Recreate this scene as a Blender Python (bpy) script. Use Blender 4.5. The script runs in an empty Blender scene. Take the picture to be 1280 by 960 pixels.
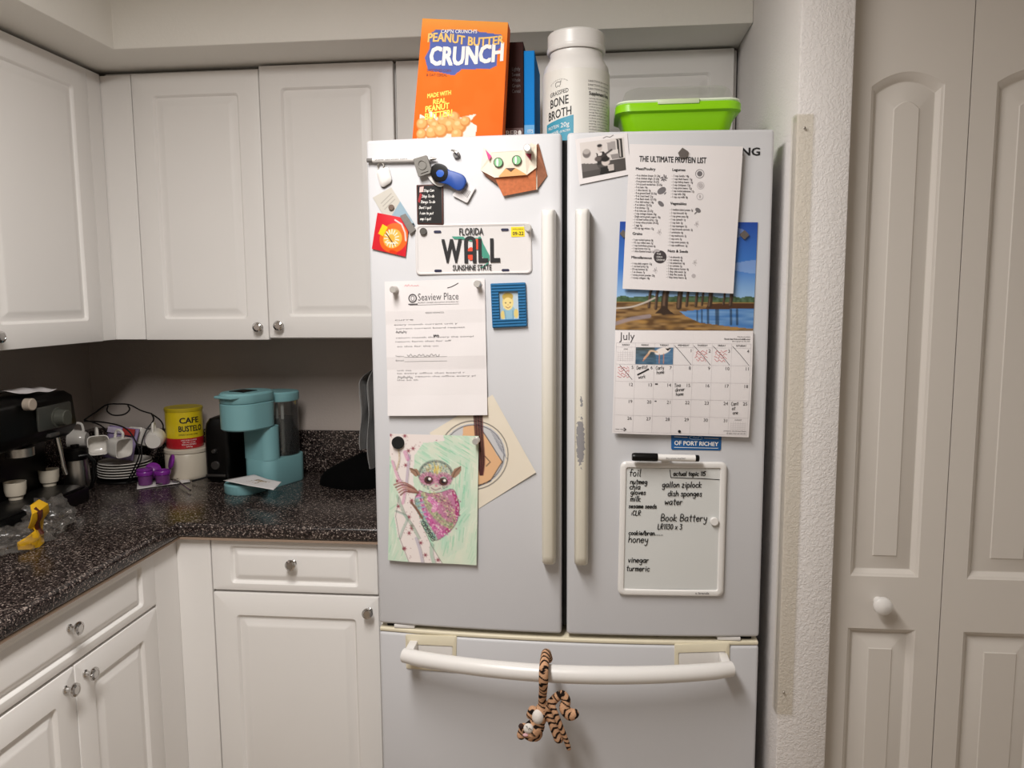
import bpy, bmesh, math, random
import numpy as np
from mathutils import Vector, Matrix, Euler

random.seed(7); rng = np.random.default_rng(11)
S = bpy.context.scene
COL = S.collection
PI = math.pi

# ------------------------------------------------------------------ camera
CAM = np.array([.4697, -2.5047, 1.4996]); YAW, PIT, ROLL, FPX = .1025, .1125, -.0068, 961.85
FW = np.array([-math.sin(YAW)*math.cos(PIT), math.cos(YAW)*math.cos(PIT), -math.sin(PIT)])
_rt = np.array([math.cos(YAW), math.sin(YAW), 0.]); _up = np.cross(_rt, FW)
RT = _rt*math.cos(ROLL)+_up*math.sin(ROLL); UPV = -_rt*math.sin(ROLL)+_up*math.cos(ROLL)
cam_d = bpy.data.cameras.new('camera'); cam_d.sensor_width = 36; cam_d.lens = FPX/1280*36; cam_d.clip_start = .02
cam = bpy.data.objects.new('camera', cam_d); COL.objects.link(cam)
cam.matrix_world = Matrix([[RT[0], UPV[0], -FW[0], CAM[0]], [RT[1], UPV[1], -FW[1], CAM[1]], [RT[2], UPV[2], -FW[2], CAM[2]], [0, 0, 0, 1]])
S.camera = cam

# ------------------------------------------------------------------ world, light, exposure
W = bpy.data.worlds.new('world'); S.world = W; W.use_nodes = True
W.node_tree.nodes['Background'].inputs[0].default_value = (1, .96, .9, 1)
W.node_tree.nodes['Background'].inputs[1].default_value = .05
S.view_settings.view_transform = 'Standard'; S.view_settings.look = 'None'
S.view_settings.gamma = 1; S.view_settings.use_curve_mapping = False
S.view_settings.exposure = 0.18
LAMP = (.0, -2.0, 2.44)
ld = bpy.data.lights.new('ceiling_lamp', 'AREA'); ld.shape = 'RECTANGLE'; ld.size = .24; ld.size_y = 1.16; ld.energy = 34; ld.color = (1, .974, .948)
lo = bpy.data.objects.new('ceiling_lamp', ld); COL.objects.link(lo); lo.location = (LAMP[0], LAMP[1], LAMP[2]-.092)

def ray(x, y): return FW+RT*(x-640)/FPX+UPV*(480-y)/FPX
def hit(x, y, ax, v):
    d = ray(x, y); return CAM+d*((v-CAM[ax])/d[ax])

# ------------------------------------------------------------------ materials
def lin(c):
    if isinstance(c, str): c = tuple(int(c[i:i+2], 16)/255 for i in (0, 2, 4))
    return tuple((v/12.92 if v <= .04045 else ((v+.055)/1.055)**2.4) for v in c)
MATS = {}
def mat(name, col, rough=.5, metal=0., var=.04, vs=30, bump=None, spec=.5, trans=0., alpha=1., coat=0., emit=None, ior=1.45, sheen=0.):
    if name in MATS: return MATS[name]
    m = bpy.data.materials.new(name); m.use_nodes = True; nt = m.node_tree; b = nt.nodes['Principled BSDF']
    c = lin(col)
    b.inputs['Roughness'].default_value = rough; b.inputs['Metallic'].default_value = metal
    b.inputs['Specular IOR Level'].default_value = spec; b.inputs['IOR'].default_value = ior
    b.inputs['Transmission Weight'].default_value = trans; b.inputs['Alpha'].default_value = alpha
    b.inputs['Coat Weight'].default_value = coat; b.inputs['Sheen Weight'].default_value = sheen
    tc = nt.nodes.new('ShaderNodeTexCoord')
    if var:
        n = nt.nodes.new('ShaderNodeTexNoise'); n.inputs['Scale'].default_value = vs; n.inputs['Detail'].default_value = 3
        r = nt.nodes.new('ShaderNodeMix'); r.data_type = 'RGBA'
        r.inputs[6].default_value = tuple(v*(1-var) for v in c)+(1,); r.inputs[7].default_value = tuple(min(1, v*(1+var)) for v in c)+(1,)
        nt.links.new(tc.outputs['Object'], n.inputs['Vector']); nt.links.new(n.outputs['Fac'], r.inputs[0]); nt.links.new(r.outputs[2], b.inputs['Base Color'])
    else: b.inputs['Base Color'].default_value = c+(1,)
    if bump:
        n2 = nt.nodes.new('ShaderNodeTexNoise'); n2.inputs['Scale'].default_value = bump[0]; n2.inputs['Detail'].default_value = 2
        bp = nt.nodes.new('ShaderNodeBump'); bp.inputs['Strength'].default_value = bump[1]; bp.inputs['Distance'].default_value = bump[2] if len(bump) > 2 else .002
        nt.links.new(tc.outputs['Object'], n2.inputs['Vector']); nt.links.new(n2.outputs['Fac'], bp.inputs['Height']); nt.links.new(bp.outputs['Normal'], b.inputs['Normal'])
    if emit: b.inputs['Emission Color'].default_value = c+(1,); b.inputs['Emission Strength'].default_value = emit
    MATS[name] = m; return m
def vmat(name, rough=.55, spec=.4, coat=0.):
    if name in MATS: return MATS[name]
    m = bpy.data.materials.new(name); m.use_nodes = True; nt = m.node_tree; b = nt.nodes['Principled BSDF']
    a = nt.nodes.new('ShaderNodeAttribute'); a.attribute_name = 'Col'; nt.links.new(a.outputs['Color'], b.inputs['Base Color'])
    b.inputs['Roughness'].default_value = rough; b.inputs['Specular IOR Level'].default_value = spec; b.inputs['Coat Weight'].default_value = coat
    MATS[name] = m; return m

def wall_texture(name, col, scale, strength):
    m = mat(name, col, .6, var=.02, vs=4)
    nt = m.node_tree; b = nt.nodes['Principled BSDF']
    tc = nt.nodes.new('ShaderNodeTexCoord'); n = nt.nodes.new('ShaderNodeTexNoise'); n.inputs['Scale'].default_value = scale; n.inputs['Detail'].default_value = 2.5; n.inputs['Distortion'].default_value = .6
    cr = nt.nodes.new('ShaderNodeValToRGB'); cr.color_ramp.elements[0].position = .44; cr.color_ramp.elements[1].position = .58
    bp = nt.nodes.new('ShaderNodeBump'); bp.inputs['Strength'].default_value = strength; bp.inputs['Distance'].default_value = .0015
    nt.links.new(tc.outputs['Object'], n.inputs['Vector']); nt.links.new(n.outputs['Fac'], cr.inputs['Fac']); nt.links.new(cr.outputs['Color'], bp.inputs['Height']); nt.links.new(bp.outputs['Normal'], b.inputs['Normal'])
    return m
def speckle(name):
    m = bpy.data.materials.new(name); m.use_nodes = True; nt = m.node_tree; b = nt.nodes['Principled BSDF']
    tc = nt.nodes.new('ShaderNodeTexCoord'); v = nt.nodes.new('ShaderNodeTexVoronoi'); v.inputs['Scale'].default_value = 330; v.inputs['Randomness'].default_value = 1
    nt.links.new(tc.outputs['Object'], v.inputs['Vector']); sp = nt.nodes.new('ShaderNodeSeparateColor'); nt.links.new(v.outputs['Color'], sp.inputs[0])
    cr = nt.nodes.new('ShaderNodeValToRGB'); cr.color_ramp.interpolation = 'CONSTANT'; el = cr.color_ramp.elements
    el[0].position = 0; el[0].color = lin('15100f')+(1,); el[1].position = .38; el[1].color = lin('2c2423')+(1,)
    for p_, c_ in ((.66, '453b38'), (.84, '6b5f59'), (.94, '978a82')): e = el.new(p_); e.color = lin(c_)+(1,)
    nt.links.new(sp.outputs[0], cr.inputs['Fac']); nt.links.new(cr.outputs['Color'], b.inputs['Base Color']); b.inputs['Roughness'].default_value = .22
    MATS[name] = m; return m

M_wall = wall_texture('wall_paint', 'e9e6df', 120, .12)
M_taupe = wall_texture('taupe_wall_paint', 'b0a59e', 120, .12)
M_col = wall_texture('knockdown_wall_paint', 'e0dcda', 190, .42)
M_ceil = wall_texture('ceiling_paint', 'efece6', 90, .2)
M_cab = mat('white_thermofoil', 'edeae7', .38, var=.015, vs=5)
M_door = mat('white_door_paint', 'cfc9c2', .45, var=.015, vs=5, bump=(260, .05, .001))
M_fridge = mat('fridge_enamel', 'c8c8cb', .42, spec=.3, var=.01, vs=4, bump=(420, .04, .0006))
M_cream = mat('yellowed_plastic', 'd9d0b8', .4, var=.05, vs=12)
M_gasket = mat('dark_gasket', '1c1b1a', .7)
M_counter = speckle('speckled_laminate')
M_sub = mat('particleboard_edge', '9b8574', .8, var=.1, vs=200)
M_pin = mat('satin_silver', 'd2cfca', .36, metal=.65, var=0)
M_chrome = mat('chrome', 'c9c7c5', .12, metal=1, var=0)
M_steel = mat('brushed_steel', 'b8b4ae', .3, metal=1, var=.05, vs=90)
M_black = mat('black_plastic', '070606', .35, spec=.3, var=.1, vs=40)
M_blackmat = mat('black_matte', '0d0c0c', .85, var=.2, vs=60)
M_ink = mat('print_ink_black', '1b1a1c', .6, var=0)
M_inkg = mat('print_ink_grey', '6d696b', .6, var=0)
M_marker = mat('dry_erase_ink', '0f0f10', .5, var=0)
M_white = mat('white_plastic', 'dedbd8', .32, var=.02)
M_porc = mat('white_porcelain', 'dfdad3', .15, var=.02, vs=20, coat=.3)
M_paper = mat('white_paper', 'dcd7d7', .75, var=.03, vs=14)
M_inkw = mat('white_print', 'f1eeea', .6, var=0)
M_inkr = mat('red_ink', 'c4494c', .6, var=0)
M_glass = mat('clear_plastic', 'f4f4f2', .06, var=0, alpha=.16, coat=.5)
M_print = vmat('colour_print', .6, .2)
M_card = vmat('card_print', .65, .12)
M_gloss = vmat('glossy_print', .3, .5)

def film(name, tint='ffffff', base=.04, edge=.5, rough=.06, body=None):
    if name in MATS: return MATS[name]
    m = bpy.data.materials.new(name); m.use_nodes = True; nt = m.node_tree; nt.nodes.remove(nt.nodes['Principled BSDF'])
    out = nt.nodes['Material Output']; t = nt.nodes.new('ShaderNodeBsdfTransparent'); t.inputs[0].default_value = lin(tint)+(1,)
    g = nt.nodes.new('ShaderNodeBsdfGlossy'); g.inputs['Roughness'].default_value = rough
    tc = nt.nodes.new('ShaderNodeTexCoord'); n = nt.nodes.new('ShaderNodeTexNoise'); n.inputs['Scale'].default_value = 70; nt.links.new(tc.outputs['Object'], n.inputs['Vector'])
    lw = nt.nodes.new('ShaderNodeFresnel'); lw.inputs['IOR'].default_value = 1.45
    ma = nt.nodes.new('ShaderNodeMath'); ma.operation = 'MULTIPLY_ADD'; ma.inputs[1].default_value = edge; ma.inputs[2].default_value = base; nt.links.new(lw.outputs[0], ma.inputs[0])
    mx = nt.nodes.new('ShaderNodeMixShader'); nt.links.new(ma.outputs[0], mx.inputs[0]); nt.links.new(t.outputs[0], mx.inputs[1]); nt.links.new(g.outputs[0], mx.inputs[2]); res = mx
    if body:
        d = nt.nodes.new('ShaderNodeBsdfDiffuse'); d.inputs[0].default_value = lin(body[0])+(1,); m2 = nt.nodes.new('ShaderNodeMixShader'); m2.inputs[0].default_value = body[1]
        nt.links.new(mx.outputs[0], m2.inputs[1]); nt.links.new(d.outputs[0], m2.inputs[2]); res = m2
    nt.links.new(res.outputs[0], out.inputs['Surface']); MATS[name] = m; return m

# ------------------------------------------------------------------ object helpers
def setp(o, label=None, cat=None, group=None, kind=None):
    for k, v in (('label', label), ('category', cat), ('group', group), ('kind', kind)):
        if v: o[k] = v
    return o
def thing(name, label, cat, loc=(0, 0, 0), rot=(0, 0, 0), group=None, kind=None):
    o = bpy.data.objects.new(name, None); COL.objects.link(o); o.empty_display_size = .02
    o.location = loc; o.rotation_euler = rot
    return setp(o, label, cat, group, kind)
class MB:
    def __init__(s): s.v = []; s.f = []; s.c = None
    def add(s, vs, fs):
        n = len(s.v); s.v += [tuple(map(float, p)) for p in vs]; s.f += [tuple(i+n for i in f) for f in fs]; return s
    def box(s, a, b):
        x0, y0, z0 = a; x1, y1, z1 = b
        return s.add([(x0, y0, z0), (x1, y0, z0), (x1, y1, z0), (x0, y1, z0), (x0, y0, z1), (x1, y0, z1), (x1, y1, z1), (x0, y1, z1)],
                     [(0, 3, 2, 1), (4, 5, 6, 7), (0, 1, 5, 4), (1, 2, 6, 5), (2, 3, 7, 6), (3, 0, 4, 7)])
    def loops(s, loops, cap0=True, cap1=True, closed=True):
        n = len(loops[0]); vs = [p for l in loops for p in l]; fs = []
        for k in range(len(loops)-1):
            for i in range(n if closed else n-1):
                j = (i+1) % n; fs.append((k*n+i, k*n+j, (k+1)*n+j, (k+1)*n+i))
        if cap0: fs.append(tuple(range(n))[::-1])
        if cap1: fs.append(tuple((len(loops)-1)*n+i for i in range(n)))
        return s.add(vs, fs)
    def prism(s, poly, z0, z1, mp=lambda x, y, z: (x, y, z)):
        return s.loops([[mp(x, y, z0) for x, y in poly], [mp(x, y, z1) for x, y in poly]])
    def lathe(s, prof, n=32, mp=lambda x, y, z: (x, y, z), sq=0):
        L = []
        for r, z in prof:
            lp = []
            for i in range(n):
                a = 2*PI*i/n; k = 1.
                if sq: k = 1/((abs(math.cos(a))**sq+abs(math.sin(a))**sq)**(1/sq))
                lp.append(mp(r*k*math.cos(a), r*k*math.sin(a), z))
            L.append(lp)
        return s.loops(L)
    def tube(s, pts, r, n=10, cap=True, flat=1.):
        P = [Vector(p) for p in pts]; R = r if hasattr(r, '__len__') else [r]*len(P)
        t = (P[1]-P[0]).normalized(); nrm = t.orthogonal().normalized(); L = []
        for i, p in enumerate(P):
            a = P[max(i-1, 0)]; b = P[min(i+1, len(P)-1)]; t2 = (b-a).normalized() if (b-a).length > 1e-9 else t
            nrm = (nrm-t2*nrm.dot(t2)); nrm = nrm.normalized() if nrm.length > 1e-6 else t2.orthogonal().normalized()
            bi = t2.cross(nrm); t = t2
            L.append([tuple(p+nrm*(R[i]*math.cos(2*PI*k/n))+bi*(R[i]*flat*math.sin(2*PI*k/n))) for k in range(n)])
        return s.loops(L, cap, cap)
    def sphere(s, c, r, nu=20, nv=12, mp=None):
        rx, ry, rz = r if hasattr(r, '__len__') else (r, r, r)
        L = []
        for j in range(nv+1):
            a = -PI/2+PI*(j+.001)/(nv+.002)
            L.append([(c[0]+rx*math.cos(a)*math.cos(2*PI*i/nu), c[1]+ry*math.cos(a)*math.sin(2*PI*i/nu), c[2]+rz*math.sin(a)) for i in range(nu)])
        if mp: L = [[mp(*p) for p in l] for l in L]
        return s.loops(L)
    def ribbon(s, pts, w, mp, h=0.):          # flat pen stroke in (x, y) of a sheet
        P = [np.array(p, float) for p in pts]; A = []; B = []
        if len(P) <= 4: P = [P[i]+(P[i+1]-P[i])*k/10 for i in range(len(P)-1) for k in range(10)]+[P[-1]]
        for i in range(len(P)):
            d = P[min(i+1, len(P)-1)]-P[max(i-1, 0)]; l = np.linalg.norm(d); d = d/l if l > 1e-9 else np.array([1., 0])
            n = np.array([-d[1], d[0]])*w/2
            if i == 0: P[i] = P[i]-d*w*.3
            if i == len(P)-1: P[i] = P[i]+d*w*.3
            A.append(mp(*(P[i]+n), h)); B.append(mp(*(P[i]-n), h))
        m = len(P); return s.add(A+B, [(i, m+i, m+i+1, i+1) for i in range(m-1)])
    def build(s, name, m, parent=None, world=False, smooth=None, closed=True, bevel=0, seg=2, kind=None, label=None, solid=0, off=-1):
        me = bpy.data.meshes.new(name); V = s.v
        if world and parent is not None:
            iw = parent_matrix(parent).inverted(); V = [tuple(iw @ Vector(p)) for p in V]
        me.from_pydata(V, [], s.f); me.validate(verbose=False)
        if s.c is not None:
            at = me.color_attributes.new('Col', 'FLOAT_COLOR', 'POINT'); at.data.foreach_set('color', np.asarray(s.c, np.float32).ravel())
        if closed or bevel:
            bm = bmesh.new(); bm.from_mesh(me)
            if bevel:
                bmesh.ops.remove_doubles(bm, verts=bm.verts, dist=1e-6)
                bmesh.ops.recalc_face_normals(bm, faces=bm.faces)
                es = [e for e in bm.edges if len(e.link_faces) == 2 and e.calc_face_angle(0) > .6]
                bmesh.ops.bevel(bm, geom=es, offset=bevel, segments=seg, profile=.5, affect='EDGES', clamp_overlap=True)
            bmesh.ops.recalc_face_normals(bm, faces=bm.faces); bm.to_mesh(me); bm.free()
        if smooth is None: smooth = 35
        if smooth:
            me.polygons.foreach_set('use_smooth', [True]*len(me.polygons)); me.set_sharp_from_angle(angle=math.radians(smooth))
        me.materials.append(m)
        o = bpy.data.objects.new(name, me); COL.objects.link(o)
        if parent is not None: o.parent = parent
        if solid:
            md = o.modifiers.new('thickness', 'SOLIDIFY'); md.thickness = solid; md.offset = off
        if kind: o['kind'] = kind
        if label: o['label'] = label
        return o
def parent_matrix(o):
    m = Matrix.LocRotScale(o.location, o.rotation_euler, o.scale)
    return parent_matrix(o.parent) @ m if o.parent else m
def copy_tree(o, parent=None):
    c = o.copy(); COL.objects.link(c); c.parent = parent
    for ch in [x for x in COL.objects if x.parent == o]: copy_tree(ch, c)
    return c

def rr(W_, H_, iu=0, iv=0, r=0., n=4):
    x0, x1, y0, y1 = iu, W_-iu, iv, H_-iv; r = max(min(r, (x1-x0)/2-1e-5, (y1-y0)/2-1e-5), 1e-6); P = []
    for cx, cy, a0 in ((x1-r, y0+r, -PI/2), (x1-r, y1-r, 0), (x0+r, y1-r, PI/2), (x0+r, y0+r, PI)):
        for k in range(n): a = a0+PI/2*k/(n-1); P.append((cx+r*math.cos(a), cy+r*math.sin(a)))
    return P
def rings(mp, W_, H_, rg, n=4, cap0=True, cap1=True, mb=None, sub=1):
    mb = mb or MB(); L = []
    for iu, iv, r, h in rg:
        P = rr(W_, H_, iu, iv, r, n)
        if sub > 1:
            Q = []
            for i in range(len(P)):
                a = np.array(P[i]); b = np.array(P[(i+1) % len(P)])
                k = sub if np.linalg.norm(b-a) > .02*min(W_, H_) and (i % n == n-1) else 1
                Q += [tuple(a+(b-a)*j/k) for j in range(k)]
            P = Q
        L.append([mp(x, y, h) for x, y in P])
    return mb.loops(L, cap0, cap1)
def plane_map(O, U, V, N):
    O, U, V, N = (np.array(a, float) for a in (O, U, V, N))
    return lambda x, y, h=0.: tuple(O+U*x+V*y+N*h)
def rbox(W_, D_, H_, r=.005, e=.002, mp=None):      # rounded box standing on z=0, centred in x, y
    mp = mp or (lambda x, y, h: (x-W_/2, y-D_/2, h))
    return rings(mp, W_, D_, [(e, e, r, 0), (0, 0, r, e), (0, 0, r, H_-e), (e, e, r, H_)], n=6)

# ------------------------------------------------------------------ lettering
TXT = {}
def text2d(s, bold=0., shear=0., space=1., res=2):
    k = (s, bold, shear, space, res)
    if k in TXT: return TXT[k]
    cu = bpy.data.curves.new('lettering', 'FONT'); cu.body = s; cu.size = 1; cu.offset = bold; cu.shear = shear; cu.space_character = space; cu.resolution_u = res; cu.fill_mode = 'FRONT'
    ob = bpy.data.objects.new('lettering', cu); me = ob.to_mesh()
    V = [(v.co.x, v.co.y) for v in me.vertices]; F = [tuple(p.vertices) for p in me.polygons]
    ob.to_mesh_clear(); bpy.data.objects.remove(ob); bpy.data.curves.remove(cu)
    w = max((x for x, _ in V), default=0.)
    TXT[k] = (V, F, w); return TXT[k]
def put_text(mb, s, x, y, size, mp, h=.0004, align='L', bold=0., shear=0., space=1., width=None, ang=0., res=2):
    V, F, w = text2d(s, 0., shear, space, res)
    if not V: return
    sx = size if width is None else width/max(w, 1e-6)
    ox = {'L': 0, 'C': -w*sx/2, 'R': -w*sx}[align]; ca, sa = math.cos(ang), math.sin(ang)
    for i, (dx, dy) in enumerate(((0, 0),) if not bold else ((0, 0), (bold, bold*.6), (-bold, -bold*.6), (bold, -bold*.6), (-bold, bold*.6))):
        out = []
        for a, b in V:
            px, py = ox+(a+dx)*sx, (b+dy)*size
            out.append(mp(x+px*ca-py*sa, y+px*sa+py*ca, h+i*2e-5))
        mb.add(out, F)
GL = {}
def _g(k, s, w=3.): GL[k] = ([[tuple(map(float, p.split(','))) for p in st.split()] for st in s.split('|')], w)
for k, s, w in (('a', '3,4 1,4 0,2.5 0.2,1 1,0 2,0.4 3,2|3,4 2.9,1 3.4,0', 3.2), ('b', '0,7 0,0 2,0 3,1 3,3 2,4 0,2.6', 3), ('c', '2.8,3.4 1.8,4 .6,3.5 0,2 .6,.4 1.8,0 2.8,.6', 2.7),
        ('d', '3,7 3,0|3,3 2,4 .6,3.6 0,2 .6,.3 2,0 3,1', 3), ('e', '0,2 2.8,2.4 2.4,3.6 1.4,4 .3,3.2 0,1.8 .6,.3 1.6,0 2.8,.7', 2.8), ('f', '2.6,6.5 1.8,7 1,6 1,0|0,4 2.4,4', 2.2),
        ('g', '3,3.6 1.4,4 0,2.6 .4,.8 1.6,.5 3,2 3,3.8 3,-1.4 2,-3 .4,-2.2', 3), ('h', '0,7 0,0|0,2.4 1.4,4 2.6,3.4 2.8,0', 2.8), ('i', '.5,4 .5,0|.5,5.4 .7,5.9', 1), ('k', '0,7 0,0|2.6,4 0,1.8 2.8,0', 2.8),
        ('l', '.5,7 .4,.4 1,0', 1), ('m', '0,4 0,0|0,3 1,4 1.8,3.4 1.8,0|1.8,3 2.8,4 3.6,3.4 3.6,0', 3.6), ('n', '0,4 0,0|0,2.6 1.4,4 2.6,3.4 2.7,0', 2.7), ('o', '1.4,4 .2,3.2 0,1.4 1,0 2.2,.3 2.8,2 2.2,3.6 1.4,4', 2.8),
        ('p', '0,4 0,-3|0,3 1.4,4 2.8,3 2.6,.8 1.2,0 0,1', 2.8), ('q', '2.8,3.6 1.4,4 0,2.4 .6,.4 2,.4 2.8,2|2.8,4 2.8,-3', 2.8), ('r', '0,4 0,0|0,2.4 1,3.8 2.2,3.8', 2.2), ('s', '2.4,3.6 1.2,4 .2,3.2 2.2,1.4 2,.2 .9,0 0,.5', 2.4),
        ('t', '1.2,6.4 1.1,.6 2,0|0,4.4 2.4,4.4', 2.2), ('u', '0,4 .1,.8 1,0 2.4,.8 2.6,4 2.8,0', 2.8), ('v', '0,4 1.3,0 2.6,4', 2.6), ('w', '0,4 .8,0 1.8,3 2.8,0 3.6,4', 3.6), ('x', '0,4 2.4,0|2.4,4 0,0', 2.4),
        ('y', '0,4 .6,1.4 2.6,1.6|2.8,4 2.4,-1.6 1.4,-3 .2,-2.4', 2.8), ('z', '0,4 2.4,4 0,0 2.6,0', 2.6), ('B', '0,0 0,7 2.4,6.6 2.6,4.4 .4,3.6 3,3 3.2,.8 0,0', 3.3), ('L', '0,7 0,0 2.6,0', 2.6), ('R', '0,0 0,7 2.4,6.6 2.4,4 .2,3.6 2.8,0', 2.8),
        ('C', '3,6 1.6,7 .2,5.4 0,2 1.2,0 3,.8', 3), ('T', '0,7 3,7|1.5,7 1.5,0', 3), ('D', '0,0 0,7 2,6.4 3,3.6 2,.6 0,0', 3), ('I', '.5,7 .5,0', 1), ('S', '2.8,6 1.4,7 .2,5.4 2.6,2 1.4,0 0,1', 2.8), ('N', '0,0 0,7 3,0 3,7', 3),
        ('0', '1.4,7 .1,5 .2,1.6 1.4,0 2.6,2 2.6,5 1.4,7', 2.7), ('1', '.4,6 1,7 1,0', 1.2), ('2', '0,5.6 1.2,7 2.4,5.6 0,0 2.6,0', 2.6), ('3', '0,6.6 2.4,6.8 1,4 2.6,2.4 1.6,.1 0,.6', 2.6), ('4', '1.8,0 1.8,7 0,2.4 2.8,2.4', 2.8),
        ('5', '2.4,7 .4,7 .2,4 2.2,3.6 2.2,.8 0,.2', 2.4), ('6', '2.2,6.8 .4,4 .2,1.2 1.4,0 2.5,1.6 1.2,3.4 .3,2', 2.6), ('7', '0,7 2.6,7 .8,0', 2.6), ('8', '1.3,3.8 .2,5.6 1.3,7 2.4,5.6 1.3,3.8 0,1.8 1.3,0 2.6,1.8 1.3,3.8', 2.6), ('9', '2.4,5 1,3.6 .2,5.6 1.4,7 2.5,5 2,0', 2.6),
        ('/', '0,0 2,7', 2), ('-', '0,3 2,3', 2), ('.', '.4,0 .6,.4', 1), (':', '.4,.6 .6,1|.4,3 .6,3.4', 1), ("'", '.5,7 .3,5.6', .8)): _g(k, s, w)
def smooth_line(P, k=3):
    if len(P) < 3: return P
    P = [np.array(p) for p in P]; out = []
    for i in range(len(P)-1):
        a, b, c, d = P[max(i-1, 0)], P[i], P[i+1], P[min(i+2, len(P)-1)]
        for j in range(k):
            t = j/k; out.append(tuple(.5*((2*b)+(c-a)*t+(2*a-5*b+4*c-d)*t*t+(3*b-a-3*c+d)*t**3)))
    out.append(tuple(P[-1])); return out
def handwrite(mb, s, x, y, xh, mp, w, h=.0004, slant=.12, ang=0., jit=.25, gap=.9):
    u = xh/4; ca, sa = math.cos(ang), math.sin(ang); cx = 0.
    for ch in s:
        if ch == ' ': cx += 2.4; continue
        if ch not in GL: cx += 2; continue
        st, wd = GL[ch]
        for pl in st:
            pts = []
            for a, b in smooth_line(pl):
                px = (cx+a+b*slant+random.uniform(-jit, jit)*.25)*u; py = (b+random.uniform(-jit, jit)*.25)*u
                pts.append((x+px*ca-py*sa, y+px*sa+py*ca))
            if len(pts) >= 2: mb.ribbon(pts, w, mp, h)
        cx += wd+gap
    return cx*u

# ------------------------------------------------------------------ printed pictures: painted by code into a fine grid of vertex colours
class Canvas:
    def __init__(s, w, h, bg):
        s.w, s.h = w, h; s.a = np.empty((h, w, 3)); s.a[:] = lin(bg)
        s.y, s.x = np.mgrid[0:h, 0:w].astype(float)
    def blend(s, m, c):
        m = np.clip(m, 0, 1)[..., None]; s.a = s.a*(1-m)+np.array(lin(c))*m; return s
    def ell(s, cx, cy, rx, ry, c, al=1., ang=0.):
        dx, dy = s.x-cx, s.y-cy; ca, sa = math.cos(ang), math.sin(ang); u, v = dx*ca+dy*sa, -dx*sa+dy*ca
        d = np.sqrt((u/rx)**2+(v/ry)**2); return s.blend((1-d)*min(rx, ry)*al+.5*al if al == 1 else np.clip((1-d)*min(rx, ry)+.5, 0, 1)*al, c)
    def ring(s, cx, cy, rx, ry, wd, c, al=1.):
        d = np.abs(np.sqrt(((s.x-cx)/rx)**2+((s.y-cy)/ry)**2)-1)*min(rx, ry); return s.blend(np.clip(wd/2-d+.5, 0, 1)*al, c)
    def pmask(s, P):
        ins = np.zeros((s.h, s.w), bool); n = len(P)
        for i in range(n):
            x0, y0 = P[i]; x1, y1 = P[(i+1) % n]
            if y0 == y1: continue
            c = ((y0 > s.y) != (y1 > s.y)) & (s.x < (x1-x0)*(s.y-y0)/(y1-y0)+x0); ins ^= c
        return ins
    def poly(s, P, c, al=1.):
        return s.blend(s.pmask(P)*al, c)
    def line(s, P, wd, c, al=1., mask=None):
        best = np.full((s.h, s.w), 1e9)
        for (x0, y0), (x1, y1) in zip(P[:-1], P[1:]):
            dx, dy = x1-x0, y1-y0; L = dx*dx+dy*dy+1e-9; t = np.clip(((s.x-x0)*dx+(s.y-y0)*dy)/L, 0, 1)
            best = np.minimum(best, np.hypot(s.x-x0-t*dx, s.y-y0-t*dy))
        m = np.clip(wd/2-best+.5, 0, 1)*al
        if mask is not None: m = m*mask
        return s.blend(m, c)
    def noise(s, sx, sy, seed=0):
        g = np.random.default_rng(seed).random((int(s.h/sy)+3, int(s.w/sx)+3)); yy, xx = s.y/sy, s.x/sx
        i, j = yy.astype(int), xx.astype(int); fy, fx = yy-i, xx-j; fy = fy*fy*(3-2*fy); fx = fx*fx*(3-2*fx)
        return (g[i, j]*(1-fy)*(1-fx)+g[i+1, j]*fy*(1-fx)+g[i, j+1]*(1-fy)*fx+g[i+1, j+1]*fy*fx)
    def grad(s, c0, c1, y0, y1):
        t = np.clip((s.y-y0)/(y1-y0), 0, 1)[..., None]; m = ((s.y >= y0) & (s.y < y1))[..., None]
        s.a = np.where(m, np.array(lin(c0))*(1-t)+np.array(lin(c1))*t, s.a); return s
def grid_sheet(mp, W_, H_, nx, ny, canvas=None):
    mb = MB(); vs = []
    for j in range(ny+1):
        for i in range(nx+1): vs.append(mp(W_*i/nx, H_*(1-j/ny), 0.))
    fs = [(j*(nx+1)+i, (j+1)*(nx+1)+i, (j+1)*(nx+1)+i+1, j*(nx+1)+i+1) for j in range(ny) for i in range(nx)]
    mb.add(vs, fs)
    if canvas is not None:
        assert canvas.w == nx+1 and canvas.h == ny+1
        mb.c = np.concatenate([canvas.a.reshape(-1, 3), np.ones((canvas.w*canvas.h, 1))], 1)
    return mb

# ================================================================== THE SETTING
XW, XA, XB_, YC, YD = -1.265, .858, .957, -.95, -.91      # left wall, alcove wall, partition right face, partition front, closet door face
ZCE = 2.44
def struct(name, mb, m, **k):
    o = mb.build(name, m, **k); o['kind'] = 'structure'; return o
M_floor = mat('floor_vinyl', '9a8b7a', .5, var=.12, vs=6)
struct('floor', MB().box((XW-.1, -4.6, -.1), (2.4, .1, 0)), M_floor)
ceil_o = struct('ceiling', MB().box((XW-.1, -4.6, ZCE), (2.4, .1, ZCE+.1)), M_ceil)
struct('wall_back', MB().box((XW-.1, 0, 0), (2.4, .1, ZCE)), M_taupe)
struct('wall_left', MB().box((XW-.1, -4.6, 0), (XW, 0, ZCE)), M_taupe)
struct('wall_right', MB().box((XA, YC, 0), (XB_, 0, ZCE)), M_col, bevel=.004)
struct('wall_far_right', MB().box((1.43, YC, 0), (2.3, YC+.1, ZCE)).box((XB_+.0005, YC, 2.075), (1.4295, YC+.1, ZCE)), M_col, bevel=.003)
struct('wall_side', MB().box((2.3, -4.6, 0), (2.4, 0, ZCE)), M_wall)
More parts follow.
